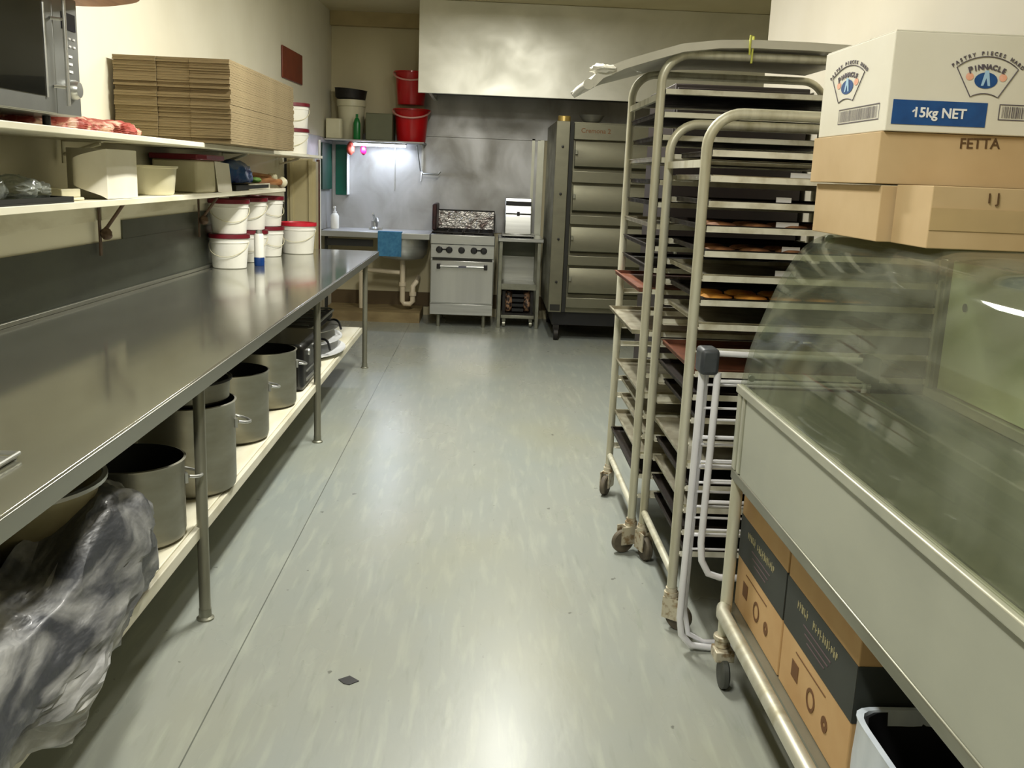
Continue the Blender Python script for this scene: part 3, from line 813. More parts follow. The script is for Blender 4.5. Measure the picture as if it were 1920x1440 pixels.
for k, (z0, dy, lb) in enumerate([(0.03, 0.0, 'wooden rolling pin with cream knob, lower one poking past the shelf end'), (0.075, -0.12, 'wooden rolling pin behind, its end poking past the shelf end')]):
    t = thing('rolling_pin', lb, 'rolling pin', (-1.64, 7.2+dy, LZ+z0), 'rolling pins on the shelf end')
    a = Vector((-1.66-0.05*k, 6.99+dy, LZ+z0+0.03)); b_ = Vector((-1.53-0.05*k, 7.45+dy, LZ+z0+0.01-0.012*k))
    part('barrel', MB().tube([a, a.lerp(b_, 0.85)], 0.024-0.006*k, 16), M_wood, t)
    d_ = (b_-a).normalized()
    e_ = a.lerp(b_, 0.85)
    part('knob', MB().tube([e_+d_*0.001, e_+d_*0.012, e_+d_*0.03, e_+d_*0.06, e_+d_*0.075], [0.014, 0.03, 0.042 if k == 0 else 0.03, 0.034, 0.008], 18), M_cplast, t)

# plaque on the wall
yc0, yc1 = 8.42, 9.17
t_ = MB().prism([(wx(yc0)+0.002, yc0), (wx(yc0)+0.016, yc0), (wx(yc1)+0.016, yc1), (wx(yc1)+0.002, yc1)], 2.275, 2.535, 'Z')
single('wall_plaque', t_, M_plaque, 'small plain reddish brown plaque on the cream left wall', 'plaque', bevel=0.012)

# pipe at the end of the wall
t = thing('wall_pipe', 'thin dark brown pipe running up beside the cream duct', 'pipe', (-1.49, 8.8, 0))
part('pipe', MB().cyl((-1.515, 8.85, 0), (-1.515, 8.85, 1.62), 0.016, 12), M_rust, t)
part('white_conduit', MB().cyl((-1.545, 9.1, 0.7), (-1.545, 9.1, 1.8), 0.012, 12), M_white, t, label='white conduit')

# ================================================================== SINK AREA
t = thing('sink_bench', 'stainless steel sink bench in the far left corner with round bowl', 'sink', (-1.1, 10.2, 0.6))
sx0, sx1 = wx(9.9)+0.03, -0.565
part('sink_top', MB().box(sx0, sx1, 9.9, YB-0.014, 0.9, 0.93), M_splash, t, bevel=0.004)
part('front_lip', MB().box(sx0, sx1, 9.885, 9.8995, 0.875, 0.932), M_steel, t, bevel=0.003)
part('sink_bowl', MB().lathe((-0.86, 10.2, 0.64), [(0, 0.0), (0.12, 0.0), (0.21, 0.02), (0.25, 0.07), (0.262, 0.15), (0.262, 0.258), (0.256, 0.258), (0.25, 0.1), (0.2, 0.03), (0, 0.01)], 40, 'Z', 1, 0.95), M_steel, t)
part('support_frame', MB().box(sx0+0.02, sx0+0.05, 10.0, 10.03, 0.105, 0.874).box(sx0+0.05, -1.15, 9.96, 9.99, 0.78, 0.85), M_dark, t)
part('drain_pipe', MB().tube([(-0.86, 10.2, 0.638), (-0.86, 10.2, 0.2), (-0.84, 10.2, 0.17), (-0.78, 10.2, 0.17), (-0.75, 10.2, 0.2), (-0.75, 10.2, 0.36), (-0.72, 10.22, 0.4), (-0.72, 10.55, 0.42)], 0.028, 12), M_pvc, t)
part('waste_pipe', MB().tube([(-0.89, 10.2, 0.5), (-1.25, 10.2, 0.52), (-1.3, 10.22, 0.5), (-1.3, 10.24, 0.106)], 0.024, 12), M_pvc, t)
part('trap_nut', MB().cyl((-0.86, 10.2, 0.36), (-0.86, 10.2, 0.4), 0.038, 14).cyl((-0.75, 10.2, 0.26), (-0.75, 10.2, 0.3), 0.038, 14), M_pvc, t)
t = thing('mixer_tap', 'chrome mixer tap standing on the sink bench', 'tap', (-1.18, 10.38, 0.93))
part('tap_body', MB().lathe((-1.18, 10.38, 0.931), [(0, 0), (0.05, 0), (0.05, 0.012), (0.034, 0.03), (0.034, 0.09), (0, 0.1)], 20).box(-1.24, -1.1, 10.36, 10.4, 0.9315, 0.955), M_steel, t)
part('spout', MB().tube([(-1.18, 10.38, 1.0), (-1.15, 10.3, 1.05), (-1.13, 10.2, 1.05), (-1.12, 10.16, 1.02)], 0.013, 10), M_steel, t)
part('lever', MB().tube([(-1.18, 10.38, 1.035), (-1.19, 10.36, 1.08), (-1.19, 10.3, 1.1)], 0.011, 10), M_steel, t)
t = thing('soap_dispenser', 'white pump soap bottle on the left end of the sink bench', 'soap bottle', (-1.59, 10.3, 0.931))
part('bottle', MB().lathe((-1.59, 10.3, 0.931), [(0, 0), (0.042, 0), (0.044, 0.01), (0.044, 0.13), (0.03, 0.155), (0.018, 0.16), (0, 0.16)], 24), M_wplast, t)
part('pump', MB().cyl((-1.59, 10.3, 1.092), (-1.59, 10.3, 1.15), 0.008, 10).tube([(-1.59, 10.3, 1.15), (-1.59, 10.26, 1.152)], 0.012, 10).cyl((-1.59, 10.3, 1.0915), (-1.59, 10.3, 1.11), 0.02, 12), M_white, t)
mb_ = MB().grid(10, 8, lambda u, v: Vector((-1.09+0.24*u, 9.874-0.012*math.sin(u*14)*(1-v)-0.004, 0.945-0.25*(1-v))), 0.004)
mb_.box(-1.09, -0.85, 9.88, 9.99, 0.9335, 0.944)
single('dish_cloth', mb_, M_bluecloth, 'blue dish cloth hanging over the front of the sink', 'cloth')
# hanging boards
mb_ = MB().prism([(wx(10.05)+0.02, 9.95), (wx(10.05)+0.034, 9.95), (wx(10.5)+0.034, 10.46), (wx(10.5)+0.02, 10.46)], 1.335, 1.8, 'Z')
single('cutting_board', mb_, M_dgreen, 'dark green cutting board hanging on the side wall left of the sink', 'cutting board', bevel=0.005)
mb_ = MB().box(-1.625, -1.505, YB-0.04, YB-0.02, 1.275, 1.8)
single('cutting_board', mb_, M_green, 'bright green cutting board hanging on the back wall above the soap bottle', 'cutting board', bevel=0.005)
mb_ = MB().box(-1.49, -1.478, YB-0.16, YB-0.02, 1.28, 1.79)
single('cutting_board', mb_, M_white, 'thin white cutting board seen edge on, right of the green boards', 'cutting board', bevel=0.003)
# shelf over the sink with tube light
t = thing('sink_shelf', 'narrow steel shelf fixed above the sink, with a bracket at the right end', 'shelf', (-1.2, 10.4, 1.83))
part('board', MB().box(wx(10.2)+0.012, -0.66, 10.17, YB-0.02, 1.832, 1.848), M_splash, t, bevel=0.002)
part('bracket', MB().box(-0.71, -0.69, YB-0.04, YB-0.013, 1.55, 1.831).box(-0.71, -0.69, 10.25, YB-0.041, 1.818, 1.831).tube([(-0.74, 10.3, 1.81), (-0.72, YB-0.045, 1.56)], 0.007, 8), M_steel, t)
part('rail_hook', MB().tube([(-0.7, 10.5, 1.56), (-0.68, 10.45, 1.53), (-0.52, 10.45, 1.53), (-0.5, 10.46, 1.56)], 0.01, 8).tube([(-0.7, 10.5, 1.56), (-0.7, 10.47, 1.45)], 0.008, 8), M_steel, t)
t = thing('tube_light', 'glowing fluorescent tube light under the sink shelf', 'light', (-1.13, 10.33, 1.8))
part('housing', MB().box(-1.41, -0.85, 10.31, 10.36, 1.815, 1.8315), M_white, t)
part('tube', MB().cyl((-1.4, 10.335, 1.802), (-0.86, 10.335, 1.802), 0.0125, 12), M_tube, t, label='glowing tube')
mb_ = MB().blob((-1.44, 10.4, 1.76), (0.04, 0.03, 0.065), 3, 2.3, 0.008, 20, None, 1)
single('red_glove', mb_, mat('coral_rubber', (214, 92, 76), 0.4), 'small coral red scrubber hanging under the sink shelf', 'scrubber')
mb_ = MB().blob((-1.31, 10.42, 1.755), (0.03, 0.03, 0.055), 3, 2.3, 0.006, 20, None, 7).cyl((-1.31, 10.42, 1.8), (-1.31, 10.42, 1.832), 0.004, 6)
single('hanging_brush', mb_, mat('magenta_plastic', (190, 20, 84), 0.4), 'tiny magenta brush head hanging under the sink shelf', 'brush')
# things on the sink shelf
SS = 1.849
mb_ = MB().prism([(-1.665, 10.18), (-1.52, 10.18), (-1.5, 10.2), (-1.5, 10.28), (-1.665, 10.28)], SS, SS+0.2, 'Z')
single('cream_tub', mb_, M_cplast, 'cream square container at the left end of the sink shelf', 'container', bevel=0.01)
t = thing('white_food_bucket', 'white tapered bucket with a steel pan sitting upon it on the sink shelf', 'bucket', (-1.44, 10.445, SS))
t.location = (-1.44, 10.445, SS)
part('bucket_body', MB().lathe((-1.44, 10.445, SS), [(0, 0), (0.115, 0), (0.12, 0.01), (0.14, 0.33), (0.152, 0.34), (0.152, 0.4), (0.146, 0.402), (0, 0.4)], 36), M_cplast, t)
t = thing('steel_pan', 'wide dark steel pan on top of the white bucket above the sink', 'pan', (-1.45, 10.435, SS+0.405))
part('pan_body', MB().lathe((-1.45, 10.435, SS+0.405), [(0, 0), (0.14, 0), (0.155, 0.012), (0.166, 0.1), (0.172, 0.102), (0.16, 0.1), (0.148, 0.014), (0, 0.01)], 36).rotate(R('Y', 4), (-1.45, 10.435, SS+0.41)), M_blackm, t)
t = thing('detergent_bottle', 'dark green detergent bottle before the white bucket', 'bottle', (-1.36, 10.14, SS))
part('bottle', MB().lathe((-1.35, 10.2, SS+0.0005), [(0, 0), (0.034, 0), (0.036, 0.01), (0.036, 0.16), (0.024, 0.2), (0.013, 0.215), (0, 0.216)], 20, 'Z', 1, 0.7), M_gbottle, t)
part('cap', MB().cyl((-1.35, 10.2, SS+0.217), (-1.35, 10.2, SS+0.25), 0.013, 12), M_gbottle, t)
OFFX = MB().box(-1.265, -0.99, 10.22, 10.55, SS, SS+0.27)
single('storage_crate', OFFX, mat('grey_green_plastic', (104, 106, 80), 0.6), 'grey green box between the white bucket and the red buckets', 'box', bevel=0.008)
def red_bucket(loc, label, h=0.33):
    t_ = thing('red_bucket', label, 'bucket', loc, 'red buckets stacked over the sink')
    x, y, z = loc
    r = 0.185
    part('bucket_body', MB().lathe(loc, [(0, 0), (r*0.78, 0), (r*0.8, 0.005), (r*0.96, h*0.95), (r*1.04, h*0.955), (r*1.04, h), (r*0.95, h), (r*0.93, h*0.95), (r*0.76, 0.015), (0, 0.012)], 40), M_red, t_)
    hp = [(x+r*1.05*math.cos(a), y-r*1.1*math.sin(a), z+h*0.97-0.085*math.sin(a)) for a in [PI*i/16 for i in range(17)]]
    part('handle', MB().tube(hp, 0.009, 8), M_pink, t_)
    return t_
b1 = red_bucket((-0.805, 10.36, SS), 'lower red bucket with pale handle on the sink shelf')
b2 = dup(b1, (-0.815, 10.36, SS+0.37), 'upper red bucket with pale handle, stacked in the lower red one')
b2.scale = (0.93, 0.93, 1.0)

# ================================================================== COOKER
t = thing('gas_cooker', 'stainless steel gas cooker with five knobs standing against the back wall', 'cooker', (-0.225, 10.15, 0))
kx0, kx1, ky, kyb = -0.548, 0.098, 9.8, 10.5
part('body', MB().box(kx0, kx1, ky+0.02, kyb, 0.125, 0.9), M_steel, t, bevel=0.004)
part('top_front', MB().box(kx0-0.003, kx1+0.003, ky-0.015, ky+0.0195, 0.845, 0.945), M_steel, t, bevel=0.008)
cpan = part('control_panel', MB().box(kx0+0.003, kx1-0.003, ky, ky+0.0195, 0.71, 0.843), M_steel, t, bevel=0.003)
for kx in (-0.46, -0.36, -0.235, -0.11, -0.01):
    part('knob', MB().lathe((kx, ky-0.001, 0.79), [(0, 0), (0.034, 0), (0.034, -0.012), (0.024, -0.03), (0, -0.032)], 20, 'Y'), M_black, cpan)
part('knob_bridge', MB().box(-0.43, -0.39, ky-0.008, ky-0.0005, 0.785, 0.8).box(-0.08, -0.04, ky-0.008, ky-0.0005, 0.785, 0.8), M_black, cpan)
part('vent_strip', MB().box(kx0+0.02, kx1-0.02, ky+0.004, ky+0.0195, 0.685, 0.708), M_dark, t)
dr = part('oven_door', MB().box(kx0+0.006, kx1-0.006, ky-0.008, ky+0.019, 0.25, 0.682), mat('door_steel', (205, 205, 202), 0.28, 0.9, rgb2=(190, 190, 188), scale=(8, 1, 0.6)), t, bevel=0.005)
part('handle', MB().cyl((kx0+0.07, ky-0.055, 0.628), (kx1-0.07, ky-0.055, 0.628), 0.013, 14), M_steel, dr)
for hx in (kx0+0.085, kx1-0.085):
    part('handle_mount', MB().box(hx-0.018, hx+0.018, ky-0.07, ky-0.0085, 0.6, 0.65), M_blackm, dr, bevel=0.005)
part('handle_badge', MB().box(-0.26, -0.18, ky-0.072, ky-0.066, 0.618, 0.638), mat('grey_badge', (92, 92, 104), 0.4), dr)
part('kick_panel', MB().box(kx0+0.002, kx1-0.002, ky-0.004, ky+0.019, 0.128, 0.24), M_steel, t, bevel=0.004)
for lx in (kx0+0.09, kx1-0.09):
    for ly in (ky+0.06, kyb-0.06):
        part('leg', MB().cyl((lx, ly, 0), (lx, ly, 0.124), 0.019, 14), M_case, t)
hb = part('hob', MB().box(kx0+0.003, kx1-0.003, ky+0.02, kyb, 0.9005, 0.93), M_blackm, t)
for gx in (kx0+0.165, kx1-0.165):
    for gy in (9.97, 10.28):
        g_ = MB().lathe((gx, gy, 0.9305), [(0, 0), (0.05, 0), (0.05, 0.02), (0, 0.025)], 18)
        for a in range(8):
            ca, sa = math.cos(a*PI/4), math.sin(a*PI/4)
            g_.tube([(gx+0.055*ca, gy+0.055*sa, 0.968), (gx+0.145*ca, gy+0.145*sa, 0.968)], 0.007, 6)
        g_.tube([(gx-0.15, gy-0.15, 0.964), (gx+0.15, gy-0.15, 0.964), (gx+0.15, gy+0.15, 0.964), (gx-0.15, gy+0.15, 0.964)], 0.009, 6, True)
        for (qa, qb) in ((-1, -1), (1, -1), (1, 1), (-1, 1)):
            g_.tube([(gx+0.15*qa, gy+0.15*qb, 0.931), (gx+0.15*qa, gy+0.15*qb, 0.966)], 0.008, 6)
        part('pan_support', g_, M_blackm, hb)
bgd = part('backguard', MB().box(kx0+0.01, kx1-0.005, kyb-0.05, kyb-0.02, 0.935, 1.17), M_blackm, t)
part('foil_cover', MB().grid(50, 16, lambda u, v: Vector((-0.515+0.6*u, kyb-0.06-0.012*abs(noise.noise(Vector((u*30, v*9, 0)))), 0.965+0.19*v)), 0.003), M_foil, bgd, smooth=False, label='crinkled silver foil')
part('side_post', MB().box(kx0-0.0, kx0+0.045, 9.97, kyb, 0.9705, 1.235), mat('burnt_red_metal', (70, 40, 40), 0.5, 0.4, rgb2=(40, 34, 34), scale=(20, 20, 20)), t, bevel=0.012)
part('side_rail', MB().box(kx1-0.012, kx1-0.001, 10.0, kyb-0.051, 0.9705, 1.15), M_blackm, t)

# ================================================================== TABLE WITH PRESS
t = thing('steel_table', 'narrow steel side table between the cooker and the deck oven', 'table', (0.36, 10.2, 0))
tx0, tx1, ty0, ty1 = 0.145, 0.578, 9.87, 10.5
part('tabletop', MB().box(tx0-0.01, tx1+0.02, ty0-0.02, ty1, 0.89, 0.925), M_steel, t, bevel=0.004)
for lx in (tx0+0.02, tx1-0.02):
    for ly in (ty0+0.02, ty1-0.03):
        part('leg', MB().box(lx-0.018, lx+0.018, ly-0.018, ly+0.018, 0.0, 0.8895), M_case, t, bevel=0.003)
part('shelf', MB().box(tx0+0.04, tx1-0.04, ty0+0.01, ty1-0.01, 0.42, 0.44).box(tx0+0.0385, tx1-0.0385, ty0+0.003, ty0+0.0098, 0.4, 0.46), M_case, t)
part('back_panel', MB().box(tx0+0.04, tx1-0.04, ty1-0.06, ty1-0.05, 0.4405, 0.70), M_steel, t)
part('under_panel', MB().box(tx0+0.04, tx1-0.04, ty1-0.06, ty1-0.05, 0.701, 0.885), M_deck, t)
t = thing('sandwich_press', 'boxy stainless steel countertop appliance with black slot on the side table', 'appliance', (0.34, 10.2, 0.926))
part('base', MB().box(0.17, 0.51, 9.95, 10.4, 0.94, 0.96), M_steel, t, bevel=0.005)
part('front_panel', MB().prism([(9.99, 0.961), (10.4, 0.961), (10.4, 1.325), (10.14, 1.325), (10.1, 1.16)], 0.2, 0.47, 'X'), M_steel, t, bevel=0.006)
part('slot', MB().box(0.205, 0.465, 10.09, 10.1, 1.158, 1.17).box(0.205, 0.465, 10.115, 10.128, 1.245, 1.29), M_black, t)
part('latch', MB().box(0.32, 0.35, 10.075, 10.089, 1.15, 1.185), M_black, t)
for fx in (0.2, 0.48):
    part('foot', MB().cyl((fx, 10.0, 0.9255), (fx, 10.0, 0.9395), 0.02, 12), M_black, t)
t = thing('wheeled_crate', 'black slatted crate on a small wheeled base under the side table', 'crate', (0.36, 10.12, 0))
part('crate_body', MB().box(0.2, 0.52, 9.93, 10.36, 0.13, 0.15).box(0.2, 0.23, 9.93, 9.95, 0.151, 0.38).box(0.49, 0.52, 9.93, 9.95, 0.151, 0.38).box(0.2, 0.52, 10.34, 10.36, 0.151, 0.38), M_blackm, t)
for k in range(4):
    part('slat', MB().box(0.3, 0.42, 9.925, 9.94, 0.17+k*0.05, 0.2+k*0.05), M_black, t)
part('wrapped_packets', MB().blob((0.265, 10.05, 0.265), (0.035, 0.09, 0.11), 3, 4, 0.012, 20).blob((0.455, 10.05, 0.265), (0.035, 0.09, 0.11), 3, 4, 0.012, 20, None, 5), mat('brown_speckled_packets', (150, 116, 88), 0.5, rgb2=(40, 30, 26), scale=(30, 30, 30), thr=(0.45, 0.55)), t)
part('trolley_base', MB().box(0.185, 0.535, 9.91, 10.38, 0.095, 0.1295), M_case, t, bevel=0.005)
for fx in (0.22, 0.5):
    for fy in (9.96, 10.3):
        part('caster', MB().cyl((fx-0.014, fy, 0.033), (fx+0.014, fy, 0.033), 0.033, 16).box(fx-0.018, fx+0.018, fy-0.01, fy+0.01, 0.06, 0.0945), M_case, t)

# ================================================================== DECK OVEN
t = thing('deck_oven', 'tall steel four deck baking oven on black wheels to the right of the cooker', 'oven', (1.2, 9.85, 0))
ox0, ox1, oy, oyb = 0.625, 1.75, 9.14, 10.5
part('body', MB().box(ox0, ox1, oy+0.06, oyb, 0.28, 2.06), M_oven, t, bevel=0.004)
part('control_column', MB().box(ox0, ox0+0.125, oy, oy+0.0595, 0.285, 2.06), M_oven, t, bevel=0.004)
part('column_vent', MB().box(ox0+0.015, ox0+0.11, oy-0.004, oy-0.0003, 0.3, 0.36), M_dark, t)
for kz in (1.83, 1.4, 0.98, 0.575):
    part('knob', MB().lathe((ox0+0.065, oy-0.0005, kz), [(0, 0), (0.013, 0), (0.01, -0.016), (0, -0.018)], 12, 'Y'), M_black, t)
part('column_gap', MB().box(ox0+0.1255, ox0+0.165, oy+0.03, oy+0.0595, 0.285, 2.06), M_dark, t)
hd = part('header_panel', MB().box(ox0+0.166, ox1-0.01, oy, oy+0.0595, 1.9, 2.045), M_oven, t, bevel=0.004)
lettering('lettering', [('Cremona 2', 0, 0, 0.06, 0, 0.0008)], M_brownink, hd, (0.99, oy-0.001, 1.98), (1, 0, 0), (0, 0, 1))
dz = [(1.885, 1.64), (1.485, 1.235), (1.1, 0.855), (0.715, 0.46)]
for (za, zb) in dz:
    d_ = part('deck_door', MB().prism([(oy-0.02, zb+0.02), (oy+0.03, zb), (oy+0.03, za), (oy+0.005, za), (oy-0.035, za-0.09)], ox0+0.18, ox1-0.03, 'X'), M_oven, t, bevel=0.003)
    part('door_handle', MB().box(ox0+0.18, ox0+0.2, oy-0.06, oy-0.036, za-0.12, za-0.08).box(ox1-0.05, ox1-0.03, oy-0.06, oy-0.036, za-0.12, za-0.08), M_case, d_)
for (za, zb) in ((1.615, 1.51), (1.21, 1.125), (0.83, 0.74), (0.43, 0.335)):
    part('deck_band', MB().box(ox0+0.166, ox1-0.01, oy-0.005, oy+0.0595, zb, za), M_oven, t, bevel=0.004)
part('plinth', MB().box(ox0+0.05, ox1-0.05, oy+0.1, oyb-0.05, 0.15, 0.279), M_black, t)
for fx in (ox0+0.09, ox1-0.1):
    for fy in (oy+0.1, oyb-0.12):
        part('caster', MB().cyl((fx-0.02, fy, 0.06), (fx+0.02, fy, 0.06), 0.06, 18).box(fx-0.028, fx+0.028, fy-0.02, fy+0.02, 0.1, 0.1495), M_blackm, t)
t = single('brass_cap', MB().lathe((ox0+0.075, oy+0.12, 2.061), [(0, 0), (0.06, 0), (0.06, 0.045), (0.055, 0.05), (0, 0.05)], 24), M_brass, 'round brass coloured tin lying on the top left of the deck oven', 'tin')
t = single('mixing_bowl_steel', MB().lathe((0.98, oy+0.35, 2.061), [(0, 0), (0.05, 0), (0.09, 0.03), (0.12, 0.08), (0.115, 0.08), (0.08, 0.035), (0, 0.01)], 28), M_steel, 'small steel bowl on top of the deck oven under the hood', 'bowl')

# ================================================================== BAKERY RACKS
def u_frame(x0, x1, y, zt, r=0.0175, cr=0.11, zb=0.13):
    pts = [(x0, y, zb), (x0, y, zt-cr-0.02)]
    pts += [(px, y, pz) for px, pz in arc(x0+cr, zt-cr, cr, 180, 90, 9)]
    pts += [(px, y, pz) for px, pz in arc(x1-cr, zt-cr, cr, 90, 0, 9)]
    pts += [(x1, y, zt-cr-0.02), (x1, y, zb)]
    return MB().tube(pts, r, 16)

def caster(par, x, y, ang, m_=M_tyre):
    rot = Matrix.Rotation(ang, 3, 'Z')
    wy = y-0.035
    f = MB().cyl((x, y, 0.118), (x, y, 0.135), 0.026, 18)
    f.cyl((x, y, 0.1355), (x, y, 0.15), 0.021, 18)
    f.box(x-0.024, x-0.019, wy-0.018, y+0.02, 0.04, 0.1175).box(x+0.019, x+0.024, wy-0.018, y+0.02, 0.04, 0.1175).box(x-0.0188, x+0.0188, y-0.03, y+0.02, 0.105, 0.1175)
    f.rotate(rot, (x, y, 0))
    cst = part('caster', f, M_fork, par)
    w = MB().lathe((x-0.0155, wy, 0.05), [(0, 0), (0.02, 0), (0.03, 0.004), (0.046, 0.003), (0.05, 0.008), (0.05, 0.023), (0.046, 0.028), (0.03, 0.027), (0.02, 0.031), (0, 0.031)], 28, 'X')
    w.rotate(rot, (x, y, 0))
    part('wheel', w, m_, cst)

def rack(name_label, x0, x1, yn, yf, zt, zs, angs):
    t_ = thing('bakery_rack', name_label, 'bakery rack', ((x0+x1)/2, (yn+yf)/2, 0))
    for (y_, m_) in ((yn, M_rackdirty), (yf, M_rackdirty)):
        part('end_frame', u_frame(x0, x1, y_, zt, zb=0.151), m_, t_)
    for z in zs:
        a, b_ = x0+0.018, x1-0.018
        s1 = MB().box(a, b_, yn-0.012, yn-0.009, z-0.004, z+0.0155).box(a, b_, yn-0.0088, yn+0.03, z-0.004, z-0.001)
        part('slide_rail', s1, M_rail, t_, smooth=False)
        s2 = MB().box(a, b_, yf+0.009, yf+0.012, z-0.004, z+0.0155).box(a, b_, yf-0.03, yf+0.0088, z-0.004, z-0.001)
        part('slide_rail', s2, M_rail, t_, smooth=False)
    for x in (x0, x1):
        part('base_rail', MB().tube([(x, yn+0.018, 0.2), (x, yf-0.018, 0.2)], 0.014, 12), M_rackdirty, t_)
        part('top_rail', MB().box(x-0.008, x+0.008, yn+0.0185, yf-0.0185, zt-0.17, zt-0.145), M_rackdirty, t_)
    i = 0
    for x in (x0, x1):
        for y_ in (yn, yf):
            caster(t_, x, y_, angs[i]); i += 1
    return t_
NX0, NX1, NYN, NYF, NZT = 0.70, 1.55, 3.15, 3.79, 1.77
TX0, TX1, TYN, TYF, TZT = 0.66, 1.56, 3.85, 4.62, 2.03
nz_ = [1.64-0.0803*i for i in range(18)]
tz_ = [1.885-0.0862*i for i in range(20)]
rack('nearer steel bakery rack full of trays, just behind the white airer', NX0, NX1, NYN, NYF, NZT, nz_, (0.9, 0.3, 0.2, 0.5))
rack('taller steel bakery rack with a grey cover on top, nearest the oven', TX0, TX1, TYN, TYF, TZT, tz_, (-1.2, -0.5, -1.0, 0.4))

def tray_mesh(L, Wd, h, th=0.0035):
    mb_ = MB().box(0, L, 0, Wd, 0, th)
    mb_.box(0, L, 0, th, th+0.0002, h).box(0, L, Wd-th, Wd, th+0.0002, h)
    mb_.box(0, th, th+0.0002, Wd-th-0.0002, th+0.0002, h).box(L-th, L, th+0.0002, Wd-th-0.0002, th+0.0002, h)
    mb_.box(-0.005, -0.0002, 0, Wd, h-0.004, h).box(0, L, -0.004, -0.0002, h-0.004, h)
    return mb_
def make_tray(m_, L, Wd, h, label, loc, group):
    mb_ = tray_mesh(L, Wd, h)
    o = finish(mb_, 'baking_tray', m_, (0, 0, 0), False, 0)
    o.location = loc
    o['label'] = label; o['category'] = 'tray'; o['group'] = group
    return o
ordn = ['top', 'second', 'third', 'fourth', 'fifth', 'sixth', 'seventh', 'eighth', 'ninth', 'tenth', 'eleventh', 'twelfth', 'thirteenth', 'fourteenth', 'fifteenth', 'sixteenth', 'seventeenth', 'eighteenth', 'nineteenth', 'twentieth']
protos = {}
def place_tray(kind, rackname, i, z, x, y, L, Wd):
    mm, nm = {'d': (M_tray, 'blackened baking tray'), 'l': (M_traylt, 'bare aluminium baking tray'), 'b': (M_brown, 'rusty brown baking tray')}[kind]
    lb = '%s on the %s slide from the top of the %s rack' % (nm, ordn[i], rackname)
    key = (kind, rackname)
    if key not in protos:
        protos[key] = make_tray(mm, L, Wd, 0.018, lb, (x, y, z), 'trays in the %s rack' % rackname)
        return protos[key]
    o = protos[key].copy()
    col.objects.link(o)
    o.location = (x, y, z)
    o['label'] = lb
    return o
near_kinds = 'dldddldldbddlldldd'
NW = NYF-NYN-0.04
ntr = {}
for i, z in enumerate(nz_):
    if i in (8, 12): continue
    k = near_kinds[i]
    if i == 9: k = 'b'
    x = NX0+0.024+(random.uniform(-0.01, 0.02))
    ntr[i] = place_tray(k, 'nearer', i, z+0.0005, x, NYN+0.02, 0.78, NW)
TW = TYF-TYN-0.04
ttr = {}
tall = {0: 'd', 1: 'd', 2: 'd', 3: 'l', 4: 'd', 5: 'd', 6: 'l', 7: 'd', 8: 'd', 9: 'b', 11: 'l', 14: 'l', 15: 'l', 16: 'l', 17: 'l', 18: 'd'}
for i, k in tall.items():
    x = TX0+0.024+random.uniform(-0.03, 0.01)
    if i in (9, 11): x -= 0.06
    ttr[i] = place_tray(k, 'taller', i, tz_[i]+0.0005, x, TYN+0.02, 0.82, TW)

# pastries
def pastry_row(i, n, label, grp, m_=M_pie, r=0.05):
    tr = ntr[i]
    z = tr.location.z+0.0042
    first = None
    for row in range(2):
        for k in range(n):
            x = NX0+0.09+k*(0.56/(n-0.3))
            y = NYN+0.085+row*0.14
            if first is None:
                mb_ = MB().lathe((0, 0, 0), [(0, 0), (r*0.8, 0), (r, 0.007), (r*1.02, 0.013), (r*0.8, 0.019), (r*0.3, 0.022), (0, 0.022)], 20)
                first = finish(mb_, 'round_pastry', m_, (0, 0, 0), True, 0)
                o = first
            else:
                o = first.copy(); col.objects.link(o)
            o.location = (x, y, z)
            o['label'] = label; o['category'] = 'pastry'; o['group'] = grp
pastry_row(3, 5, 'flat brown pastry on the fourth tray down of the nearer rack', 'pastries on the fourth tray')
pastry_row(4, 5, 'round brown pastry on the fifth tray down of the nearer rack', 'pastries on the fifth tray')
pastry_row(6, 5, 'golden baked pastry on the seventh tray down of the nearer rack', 'golden pastries', mat('golden_pastry', (226, 164, 74), 0.45, rgb2=(180, 104, 40), scale=(20, 20, 20)), 0.055)
# paper tickets on trays
for k, (i, x, w_) in enumerate([(1, 1.03, 0.07), (2, 0.98, 0.05), (3, 1.0, 0.075), (4, 1.02, 0.06), (5, 1.01, 0.07)]):
    if i not in ntr: continue
    z = ntr[i].location.z+0.004
    mb_ = MB().box(x-w_/2, x+w_/2, NYN+0.05, NYN+0.053, z, z+0.03)
    single('paper_ticket', mb_, M_white, 'white paper ticket standing near the front of the %s tray of the nearer rack' % ordn[i], 'paper ticket', 'tickets in the nearer rack', smooth=False)
mb_ = MB().box(0.75, 1.0, NYF+0.0, NYF+0.0, 0, 0) if False else None

# made-up dark cabinet, darkens the rack gaps and hides the pale wall
t = thing('added_dark_cabinet', 'tall dark brown cabinet added to darken the view through the taller bakery rack', 'cabinet', (1.22, 5.3, 0))
M_cab = mat('added_cabinet_dark', (34, 24, 21), 0.5, rgb2=(24, 19, 17), scale=(4, 4, 4))
part('cabinet_body', MB().box(0.92, 1.6, 4.96, 5.7, 0.1, 2.03), M_cab, t, bevel=0.005)
dd = part('door', MB().box(0.93, 1.59, 4.935, 4.9595, 0.12, 2.01), M_cab, t, bevel=0.004)
part('handle', MB().tube([(0.97, 4.934, 1.0), (0.97, 4.9, 1.0), (0.97, 4.9, 1.2), (0.97, 4.934, 1.2)], 0.008, 8), M_case, dd)
for fx in (0.98, 1.54):
    for fy in (5.02, 5.64):
        part('foot', MB().cyl((fx, fy, 0), (fx, fy, 0.0995), 0.02, 12), M_black, t)
